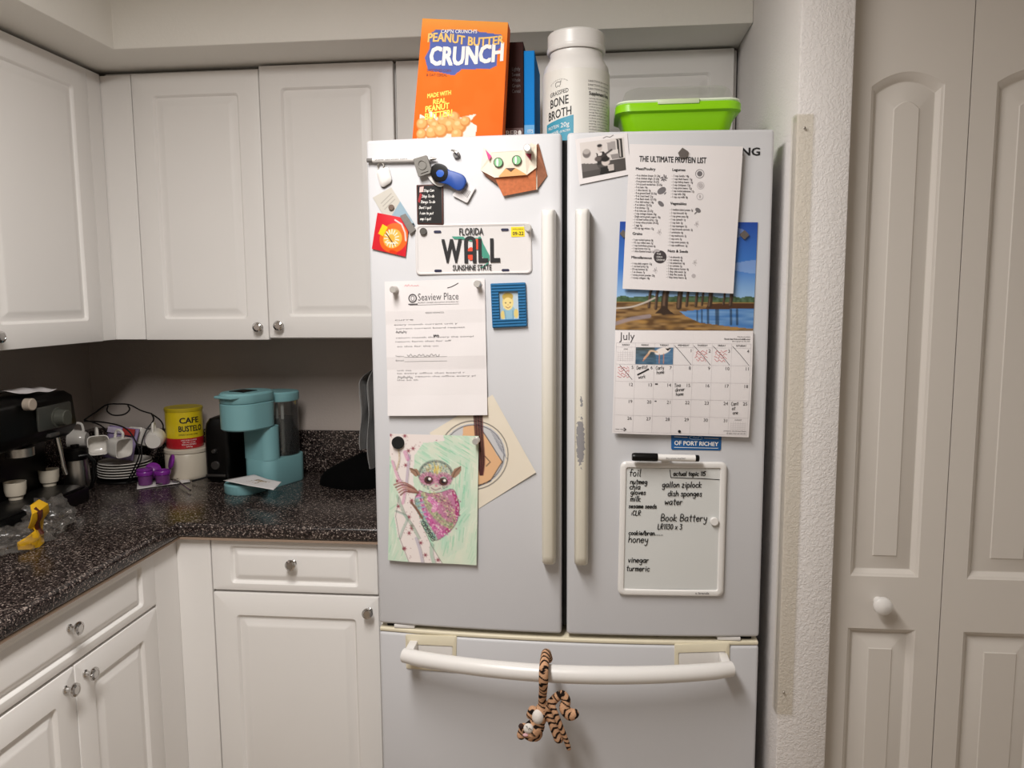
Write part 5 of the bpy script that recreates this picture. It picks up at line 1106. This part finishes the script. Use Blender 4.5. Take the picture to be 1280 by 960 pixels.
mcb = quad_map(((769, 412.6), (941, 413.6), (934, 545), (765, 540)), CW, CHb, .0008, lambda s_, t_: .001+.011*t_+.006*math.sin(PI*t_)+.0015*math.sin(8*s_))
grid_sheet(mcb, CW, CHb, 30, 30).build('date_page', M_paper, cal, world=True, closed=False, solid=.0008, off=1, smooth=0)
t = MB(); tx(t, mcb, CHb, 'July', 10, 20, 23, h=.0014, width=30); t.build('month_name', mat('ink_soft', '4d494b'), cal, world=True, closed=False)
x0c, y0c, cw, chh = 3., 34., 39., 35.5
t = MB()
for i in range(6): t.ribbon([(x0c, CHb-y0c-chh*i-.5), (x0c+cw*7, CHb-y0c-chh*i-.5)], .5, mcb, .0013)
t.ribbon([(x0c, CHb-26), (x0c+cw*7, CHb-26)], .5, mcb, .0013)
for i in range(8): t.ribbon([(x0c+cw*i, CHb-26), (x0c+cw*i, CHb-y0c-chh*5)], .5, mcb, .0013)
for r_ in range(5): t.ribbon([(x0c+3, CHb-y0c-12-4*r_), (x0c+36, CHb-y0c-12-4*r_)], .35, mcb, .0013); t.ribbon([(x0c+cw*6+4, CHb-y0c-chh*4-12-4*r_), (x0c+cw*6+36, CHb-y0c-chh*4-12-4*r_)], .35, mcb, .0013)
for k in range(7): t.ribbon([(x0c+4+4.8*k, CHb-y0c-8), (x0c+4+4.8*k, CHb-y0c-30)], .35, mcb, .0013); t.ribbon([(x0c+cw*6+5+4.8*k, CHb-y0c-chh*4-8), (x0c+cw*6+5+4.8*k, CHb-y0c-chh*4-30)], .35, mcb, .0013)
t.build('grid_lines', mat('grid_grey', 'c6c1c3', .7, var=0), cal, world=True, closed=False)
t = MB()
for i, s_ in enumerate(('SUNDAY', 'MONDAY', 'TUESDAY', 'WEDNESDAY', 'THURSDAY', 'FRIDAY', 'SATURDAY')): tx(t, mcb, CHb, s_, x0c+cw*(i+.5), 31.5, 4.6, align='C', width=len(s_)*2.6, h=.0014, bold=.02)
for dd in range(1, 32):
    i = (dd+2) % 7; r_ = (dd+2)//7; tx(t, mcb, CHb, str(dd), x0c+cw*(i+1)-3, y0c+chh*r_+10, 9.5, align='R', h=.0014)
tx(t, mcb, CHb, 'White Ibis at the lakeside', x0c+cw*7-2, 13, 3.6, align='R', width=26, h=.0014); tx(t, mcb, CHb, 'Florida State Parks and wildlife areas', x0c+cw*7-2, 18, 4.6, align='R', width=52, h=.0014, bold=.02); tx(t, mcb, CHb, 'photograph by the lake', x0c+cw*7-2, 22, 3.6, align='R', width=36, h=.0014)
tx(t, mcb, CHb, 'calendar company', 6, 208, 4, width=18, h=.0014); t.ribbon([(24, CHb-204), (28, CHb-207), (24, CHb-210)], 2, mcb, .0014)
tx(t, mcb, CHb, 'printed in the United States', x0c+cw*7-2, 205, 3.4, align='R', width=46, h=.0014); tx(t, mcb, CHb, 'all rights reserved calendar', x0c+cw*7-2, 210, 4, align='R', width=40, h=.0014)
tx(t, mcb, CHb, 'JUNE 2020'[:4], x0c+cw*.5, y0c+6, 3.8, align='C', h=.0014); tx(t, mcb, CHb, 'AUGUST', x0c+cw*6.5, y0c+chh*4+6, 3.8, align='C', h=.0014)
t.ribbon([(x0c+cw*2+4, CHb-y0c-chh*2-5), (x0c+cw*2+8, CHb-y0c-chh*2-5)], 3., mcb, .0014); t.ribbon([(x0c+cw*2+4, CHb-y0c-chh*3-5), (x0c+cw*2+7, CHb-y0c-chh*3-5)], 2., mcb, .0014)
t.build('dates', mat('ink_soft', '4d494b'), cal, world=True, closed=False)
gx_, gy_ = x0c+cw*3, CHb-y0c
def pen(fn, m=M_ink, name='pen_mark'):
    t = MB(); fn(t); t.build(name, m, cal, world=True, closed=False)
for i in range(4): pen(lambda t: t.ribbon(smooth_line([(gx_+cw*i+2, gy_+3), (gx_+cw*i+18, gy_-14), (gx_+cw*i+36, gy_-35)], 4), .9, mcb, .0015))
pen(lambda t: t.ribbon([(x0c+8, gy_-chh-2), (x0c+34, gy_-chh-32)], .9, mcb, .0015))
for c_, r_, s_ in ((1, 1, 'Dentist'), (2, 1, 'Carly home'), (3, 2, 'Tina dinner home'), (6, 3, 'Cant at one')):
    def note(t):
        for q, wd in enumerate(s_.split()): handwrite(t, wd, x0c+cw*c_+4+q*2, gy_-chh*r_-11-9*q, 4.0, mcb, .8, .0015, ang=.12)
        if c_ == 1: t.ribbon([(x0c+cw+6, gy_-chh-22), (x0c+cw+28, gy_-chh-10)], 3., mcb, .0015); handwrite(t, 'work', x0c+cw+8, gy_-chh-30, 4, mcb, .8, .0015, ang=.15)
    pen(note)
for c_, r_ in ((4, 0), (5, 0), (0, 1)):
    bx, by = x0c+cw*c_+4, gy_-chh*r_-8
    def scrib(t):
        for q in range(4): t.ribbon([(bx+random.uniform(0, 4)+k*3.2, by-6.*q+3*math.sin(k*2.3+q+c_)) for k in range(8)], .8, mcb, .0015)
    pen(scrib, M_inkr, 'red_pen_mark')
cv = Canvas(61, 31, '2c3a34'); cv.grad('3a3c30', '31506a', 0, 31); cv.poly([(30, 0), (61, 0), (61, 31), (34, 31)], '3d6488'); cv.blend(cv.noise(12, 2, 6)*.35, '7fa0b8'); cv.ell(43, 6, 13, 6, 'e6ddd8', 1., -.35); cv.poly([(48, 2), (58, 0), (52, 6)], '1e1c1c'); cv.line(smooth_line([(34, 8), (24, 6), (20, 12), (14, 20)], 5), 3, 'd6b89c'); cv.line([(20, 12), (12, 24)], 1.4, 'c9825a'); cv.line([(38, 12), (38, 28)], 1.2, 'c47f5c'); cv.line([(45, 11), (45, 28)], 1.2, 'c47f5c')
grid_sheet(lambda x, y, h=0.: mcb(x0c+cw+1+x, CHb-y0c-chh+y, .0015+h), cw*2-2, chh-1, 60, 30, cv).build('bird_picture', M_gloss, cal, world=True, closed=False)
p = mcb(138, 8, .0016); MB().lathe([(.0005, 0), (.003, 0), (.003, .0003), (.0005, .0003)], 16, plane_map(p, XP, (0, 0, 1), YN)).build('hanging_hole', M_ink, cal, world=True)
dm, _ = tile('magnet', 'grey diamond-turned square magnet on the blue sky of the calendar', 'magnet', ((930.5, 287.5), (936.5, 294), (930, 300), (924, 293.5)), 10, 10, .0022, .004, mat('dark_square', '6a635f', .45, metal=.3, var=.08), 1., 'square')
dm2, _ = tile('magnet', 'dark square magnet half hidden under the protein list', 'magnet', ((779, 287), (784, 293), (779.5, 298), (774.5, 292)), 10, 10, .0022, .004, mat('dark_square', '6a635f'), 1., 'square')

# --- protein list
QW, QH = 216., 279.
pl_, mpq, _ = sheet('protein_list', 'white printed sheet titled the ultimate protein list pinned over the calendar', 'paper', ((787, 180), (928, 184), (916, 367), (778, 361)), QW, QH, .0072, lambda s_, t_: .006*s_*s_*(1-t_)+.004*t_+.001*math.sin(7*t_), nx=24, ny=30)
t = MB(); tx(t, mpq, QH, 'THE ULTIMATE PROTEIN LIST', 84, 33, 15.5, align='C', width=128, bold=.03) ; t.build('heading', M_ink, pl_, world=True, closed=False)
HD = (('Meat/Poultry', 14, 49), ('Legumes', 84, 49), ('Vegetables', 84, 113), ('Grains', 14, 173), ('Nuts & Seeds', 84, 204), ('Miscellaneous', 14, 219))
for s_, x, y in HD: t = MB(); tx(t, mpq, QH, s_, x, y, 7.2, bold=.03); t.build('subheading', M_ink, pl_, world=True, closed=False)
def plist(items, x, y, dy, wmul=2.2):
    t = MB()
    for i, s_ in enumerate(items): tx(t, mpq, QH, '- '+s_, x, y+dy*i, 5.6, width=len(s_)*wmul*.75+3, bold=.015)
    t.build('list_block', mat('ink_soft', '4d494b'), pl_, world=True, closed=False)
plist(('4 oz chicken breast: 21-26g', '4 oz chicken thigh: 21-25g', '4 oz ground turkey: 22-27g', '3-4 oz pork tenderloin: 22-25g', '4 oz ham: 14g', '1 slice bacon: 3g', '4 oz ground beef: 22-26g', '4 oz roast beef: 21g', '4 oz flank steak: 22-27g', '4 oz deli turkey: 18g', '4 oz salmon: 22-25g', '4 oz shrimp: 17g', '4 oz tuna can: 22-27g', '1 cup cottage cheese: 25g', 'Single serve greek yogurt: 18g', '1 oz beef turkey jerky: 12g', '1 scoop whey protein: 20-25g', '1 egg: 6g', '1/2 cup egg whites: 13g'), 14, 61, 5.6)
plist(('1 cup lentils: 18g', '1 cup black beans: 15g', '1 cup kidney beans: 13g', '1 cup chickpeas: 12g', '1 cup pinto beans: 15g', '1 cup cooked edamame: 17g', '1 cup tofu: 20g', '1 cup soy milk: 8g'), 84, 60, 5.7)
plist(('1 medium baked potato: 5g', '1 cup broccoli: 4g', '1 cup green peas: 8g', '1 cup spinach: 1g', '1 cup kale: 3g', '1 cup asparagus: 3g', '1 cup brussels sprouts: 3g', '1 artichoke: 4g', '1 cup mushrooms: 3g', '1 cup corn: 5g', '1 cup sweet potato: 4g', '1 cup cauliflower: 2g'), 84, 124, 6.2)
plist(('1 cup cooked quinoa: 8g', '1/2 cup rolled oats: 5g', '1 cup buckwheat groats: 6g', '1 cup brown rice: 5g', '1 slice Ezekiel bread: 5g'), 14, 184, 5.6)
plist(('1 oz almonds: 6g', '1 oz walnuts: 4g', '1 oz pistachios: 6g', '1 oz cashews: 5g', '1 tbsp peanut butter: 4g', '1 tbsp chia seeds: 3g', '1 tbsp flax seeds: 2g', '1 tbsp hemp hearts: 3g'), 84, 215, 5.6)
plist(('1 cup plain yogurt: 12g', '1 oz beef jerky: 9g', '1/2 cup hummus: 9g', '1 oz cheese: 7g', '1 scoop protein powder: 20g', '1 scoop collagen: 18g'), 14, 230, 5.6)
def blot(mb, x, y, rx_, ry_, ang=0., n=18):
    ca2, sa2 = math.cos(ang), math.sin(ang)
    mb.add([mpq(x+rx_*math.cos(a)*ca2-ry_*math.sin(a)*sa2, QH-y+rx_*math.cos(a)*sa2+ry_*math.sin(a)*ca2, .0007) for a in np.linspace(0, 2*PI, n+1)[:-1]], [tuple(range(n))])
def pic(shapes, m=M_inkg, circle=None):
    mb = MB()
    for q in shapes: blot(mb, *q)
    if circle: mb.ribbon([(circle[0]+circle[2]*math.cos(a), QH-circle[1]+circle[2]*math.sin(a)) for a in np.linspace(0, 2*PI, 24)], .9, mpq, .0008)
    mb.build('food_picture', m, pl_, world=True, closed=False)
M_pale = mat('pale_grey_print', 'b3adae', .7, var=0)
pic([(66, 87, 9, 6, .6), (73, 92, 3, 1.2, .9)]); pic([(66, 112, 7, 4, -.7)]); pic([(138, 122, 6, 4, -.6), (134, 127, 4, 1.2, .8)]); pic([(137, 53, 5, 5)], M_inkg, (137, 53, 8))
pic([(69+4*math.cos(k*2.4), 63+4*math.sin(k*2.4), 3.4, 1.2, k*.9) for k in range(7)])
pic([(140, 75, 4.6, 4.6)], M_pale, (140, 75, 6.5)); pic([(140, 96, 2, 3.2)], M_pale, (140, 96, 6))
for cx_, cy_ in ((137, 148), (138, 222), (66, 166), (62, 240)): pic([(cx_+.45*k*math.cos(k*2.4), cy_+.5*k*math.sin(k*2.4), 1.1, .8, k) for k in range(12)], M_pale)
pic([(137, 248, 4, 4)], M_pale); pic([(63, 203, 6, 4)], M_pale)
t = MB(); blot(t, 70, 214, 12.5, 12.5, 0, 32); t.build('round_badge', mat('badge_ink', '3e383a', .6, var=0), pl_, world=True, closed=False)
t = MB()
for i, s_ in enumerate(('THE', 'LEAN', 'GREENS')): tx(t, mpq, QH, s_, 63, 210+5.6*i, 4.6, h=.001)
t.build('badge_lettering', M_inkw, pl_, world=True, closed=False)
pg = thing('magnet', 'grey pentagon-shaped magnet at the top of the protein list', 'magnet', tuple(surf(854, 191, .009)))
outline_pts = [(853, 184.5), (860, 189), (858, 197), (850, 197.5), (847.5, 191)]
MB().loops([[tuple(surf(*q, .0105)) for q in outline_pts], [tuple(surf(*q, .0148)) for q in outline_pts]]).build('pentagon', mat('dark_square', '6a635f'), pg, world=True, smooth=0)

# --- blue dealership magnet
fd = thing('dealer_magnet', 'blue bumper-style magnet reading of Port Richey under the calendar', 'magnet', tuple(surf(870, 553, .001)))
mfd = quad_map(((839, 541), (902, 544), (901, 563), (839, 562)), 100, 31, .0006)
rings(mfd, 100, 31, [(0, 0, 3, 0), (0, 0, 3, .0008), (.6, .6, 3, .001)], n=5).build('magnet_sheet', mat('dealer_blue', '1a5a96', .4, var=.06, vs=30), fd, world=True)
t = MB(); put_text(t, 'OF PORT RICHEY', 50, 9, 11.5, mfd, .0014, 'C', bold=.025, width=88); t.ribbon([(6, 4.5), (94, 4.5)], .9, mfd, .0013); t.ribbon([(6, 24), (32, 24)], .9, mfd, .0013); t.ribbon([(66, 24), (94, 24)], .9, mfd, .0013); t.build('lettering', M_inkw, fd, world=True, closed=False)
t = MB(); t.ribbon([(49+13*math.cos(a), 24+4*math.sin(a)) for a in np.linspace(0, 2*PI, 28)], .8, mfd, .0014); put_text(t, 'Ford', 49, 22.3, 6, mfd, .0014, 'C', shear=.4, width=13); t.build('oval_logo', mat('pale_blue_print', 'a9c4dc', .5, var=0), fd, world=True, closed=False)

# --- dry-erase board, marker
BW, BH = 216., 279.
wb = thing('whiteboard', 'small white dry-erase board with a handwritten shopping list', 'whiteboard', tuple(surf(840, 660, .004)))
mwb = quad_map(((775.5, 576), (908, 577), (903.5, 744), (772, 742)), BW, BH, .001)
rings(mwb, BW, BH, [(0, 0, 12, 0), (0, 0, 12, .006), (2, 2, 11, .0085), (6, 6, 9, .0095), (11, 11, 5, .0085), (13, 13, 3, .0045)], n=6, cap1=False, sub=6).build('frame', M_white, wb, world=True)
rings(mwb, BW, BH, [(12.5, 12.5, 3, .0038), (13, 13, 3, .0046), (14, 14, 3, .0046)], n=4, cap1=True, cap0=False).build('board_surface', mat('dryerase', 'cfd0ce', .25, var=.02, vs=8), wb, world=True, closed=False)
def B_(s_, x, y, xh, w=1.65):
    t = MB(); handwrite(t, s_, x, BH-y, xh, mwb, w, .0052, gap=1.35); t.build('handwritten_line', M_marker, wb, world=True, closed=False)
for s_, x, y, xh in (('foil', 19, 30, 8), ('nutmeg', 21, 46, 5.6), ('chia', 20, 57, 6), ('gloves', 22, 68, 5.6), ('milk', 22, 82, 6.4), ('sesame seeds', 19, 96, 4.8), (':CLR', 24, 111, 5.5), ('cookie/bran......', 20, 152, 5.), ('honey', 20, 168, 8), ('vinegar', 20, 210, 6.4), ('turmeric', 17, 228, 6.4)): B_(s_, x, y, xh)
for s_, x, y, xh in (('actual topic 115', 108, 28, 4.8), ('gallon ziplock', 86, 52, 6.6), ('dish sponges', 98, 70, 6.2), ('water', 92, 88, 7.2), ('Book Battery', 85, 122, 8.), ('LR1130 x 3', 79, 139, 6.)): B_(s_, x, y, xh)
t = MB(); t.ribbon([(101, BH-16), (103, BH-32), (170, BH-34), (202, BH-36)], 1.3, mwb, .0052); t.build('pen_box', M_marker, wb, world=True, closed=False)
t = MB(); put_text(t, 'u brands', 158, 5.6, 6, mwb, .0098, bold=.02, width=28) ; t.build('maker_mark', M_inkg, wb, world=True, closed=False)
cl_ = rings(quad_map(((826, 568), (836, 568.5), (836, 578), (826, 578)), 16, 16, .004), 16, 16, [(0, 0, 2, 0), (0, 0, 2, .014), (1, 1, 2, .015)], n=4).build('marker_clip', M_white, wb, world=True)
disc_magnet(892.5, 651, .0058, 'white round magnet on the right side of the dry-erase board', .0085, .008, M_white)
mk = thing('marker', 'black-capped white dry-erase marker clipped above the shopping list', 'marker', tuple(surf(832, 571, .02)))
pa_, pb_ = surf(790, 571, .026), surf(874, 573, .026)
MB().tube(line_pts((0, .02, .05, .36, .38)), [.0068, .0082, .0086, .0086, .0082], 18).build('cap', M_black, mk, world=True)
MB().tube(line_pts((.381, .94)), .0072, 18).build('barrel', M_white, mk, world=True)
MB().tube(line_pts((.941, .99, 1.0)), [.0070, .0068, .005], 18).build('end_plug', M_black, mk, world=True)
t = MB(); fp = lambda x, y, h=0.: (x, front(x)-.0334-h, y); put_text(t, 'dry erase marker', pa_[0]+.068, pa_[2]-.003, .006, fp, 0, width=.04); t.build('marker_print', M_inkg, mk, world=True, closed=False)

# --- plush tiger hanging from the freezer handle
tgx = thing('plush_tiger', 'small striped plush tiger hanging head-down from the freezer handle', 'toy', tuple(hit(680, 880, 1, -1.0)))
def tp(px, py, y): return np.array(hit(600+px*180/1152, 800+py*150/960, 1, y))
YH = -1.012
limbs = [ # path (px in the close-up crop, depth), radii
    ([(545, 150, -.955), (530, 105, -.975), (518, 150, -1.003), (510, 240, -1.032), (508, 320, -1.036), (505, 400, -1.025), (498, 480, -1.015), (500, 540, -1.012)], [.010, .0095, .0095, .0098, .0098, .0088, .0082, .0095]),
    ([(500, 540, YH), (480, 600, YH), (450, 680, YH)], [.012, .0175, .0150]),
    ([(450, 690, YH), (410, 730, YH-.004), (440, 745, YH)], [.018, .0195, .0165]),
    ([(540, 550, YH), (600, 470, YH-.004), (655, 435, YH-.004), (690, 480, YH-.006), (675, 545, YH-.010), (720, 595, YH-.012), (755, 590, YH-.012)], [.0095, .0092, .0085, .009, .011, .0125, .0100]),
    ([(560, 490, YH-.010), (600, 580, YH-.016), (640, 680, YH-.016), (680, 780, YH-.014), (710, 865, YH-.012)], [.006, .0062, .006, .0055, .005]),
    ([(560, 600, YH), (590, 690, YH-.002), (630, 785, YH-.002)], [.009, .0095, .0105]),
    ([(350, 700, YH+.006), (330, 760, YH+.004)], [.009, .0095]),
    ([(400, 600, YH), (420, 560, YH+.002)], [.008, .009])]
mb = MB(); AX = []
for li, (pts, rad) in enumerate(limbs):
    C = [tp(*q) for q in pts]; C2 = smooth_line([tuple(c) for c in C], 6) if len(C) > 2 else [tuple(C[0]+(C[1]-C[0])*k/6) for k in range(7)]
    R2 = np.interp(np.linspace(0, len(rad)-1, len(C2)), range(len(rad)), rad)
    mb.tube(C2, list(R2), 14); mb.sphere(C2[0], R2[0]*.99, 14, 10); mb.sphere(C2[-1], R2[-1]*.99, 14, 10)
    s_ = np.concatenate([[0], np.cumsum(np.linalg.norm(np.diff(np.array(C2), axis=0), axis=1))]); AX.append((np.array(C2), s_, li))
tmp = mb.build('body_tmp', M_black, None, closed=True, smooth=0)
md = tmp.modifiers.new('r', 'REMESH'); md.mode = 'VOXEL'; md.voxel_size = .0014; md2 = tmp.modifiers.new('s', 'SMOOTH'); md2.iterations = 4
dg = bpy.context.evaluated_depsgraph_get(); me = bpy.data.meshes.new_from_object(tmp.evaluated_get(dg)); bpy.data.objects.remove(tmp)
V = np.empty(len(me.vertices)*3); me.vertices.foreach_get('co', V); V = V.reshape(-1, 3)
best = np.full(len(V), 1e9); par_ = np.zeros(len(V)); idx = np.zeros(len(V), int)
for C2, s_, li in AX:
    for k in range(len(C2)):
        d = np.linalg.norm(V-C2[k], axis=1); m_ = d < best; best[m_] = d[m_]; par_[m_] = s_[k]+(V[m_]-C2[k]) @ ((C2[min(k+1, len(C2)-1)]-C2[max(k-1, 0)])/max(np.linalg.norm(C2[min(k+1, len(C2)-1)]-C2[max(k-1, 0)]), 1e-9)); idx[m_] = li
wv = np.sin(par_*2*PI/.0125+1.8*np.sin(V[:, 0]*210+V[:, 2]*160)+idx*1.3); stripe = np.clip((wv-.25)*4, 0, 1)[:, None]
tan_ = np.array(lin('b98a68'))*(1+.15*np.sin(V[:, :1]*900)*np.sin(V[:, 2:]*1100)); pale = np.array(lin('c9a98c'))
colr = (tan_*.75+pale*.25)*(1-stripe)+np.array(lin('1d1512'))*stripe
at = me.color_attributes.new('Col', 'FLOAT_COLOR', 'POINT'); at.data.foreach_set('color', np.concatenate([colr, np.ones((len(V), 1))], 1).astype(np.float32).ravel())
me.vertices.foreach_set('co', (V-np.array(tgx.location)).ravel()); me.materials.clear(); me.materials.append(vmat('plush_fur', .95, .1)); me.polygons.foreach_set('use_smooth', [True]*len(me.polygons))
bo_ = bpy.data.objects.new('body', me); COL.objects.link(bo_); bo_.parent = tgx
M_plw = mat('white_plush', 'd9d2cc', .95, var=.06, vs=200, bump=(700, .4, .001))
c = tp(465, 615, YH-.010); MB().sphere(tuple(c), (.0125, .0105, .0155), 22, 14).build('belly', M_plw, tgx, world=True)
c = tp(388, 708, YH-.0165); MB().sphere(tuple(c), (.0105, .0085, .0105), 20, 12).build('muzzle', M_plw, tgx, world=True)
c = tp(365, 760, YH-.021); MB().sphere(tuple(c), (.006, .004, .0035), 16, 8).build('nose', mat('pink_nose', 'c9a0a4', .8, var=.05), tgx, world=True)
c0 = tp(388, 700, YH-.0258); fpx = lambda x, y, h=0.: (c0[0]+x, c0[1]-h, c0[2]+y)
for P_ in ([(-.006, .003), (-.002, .0), (-.003, .004)], [(.006, -.004), (.001, -.001), (.0, -.005)]): MB().tube([fpx(*q, 0) for q in P_], .0006, 6).build('whisker_stitch', M_ink, tgx, world=True)
for q in ((330, 690), (470, 770)): c = tp(*q, YH-.006); MB().sphere(tuple(c), (.006, .004, .006), 14, 8).build('ear', mat('dark_plush', '3a2622', .95, var=.1), tgx, world=True)
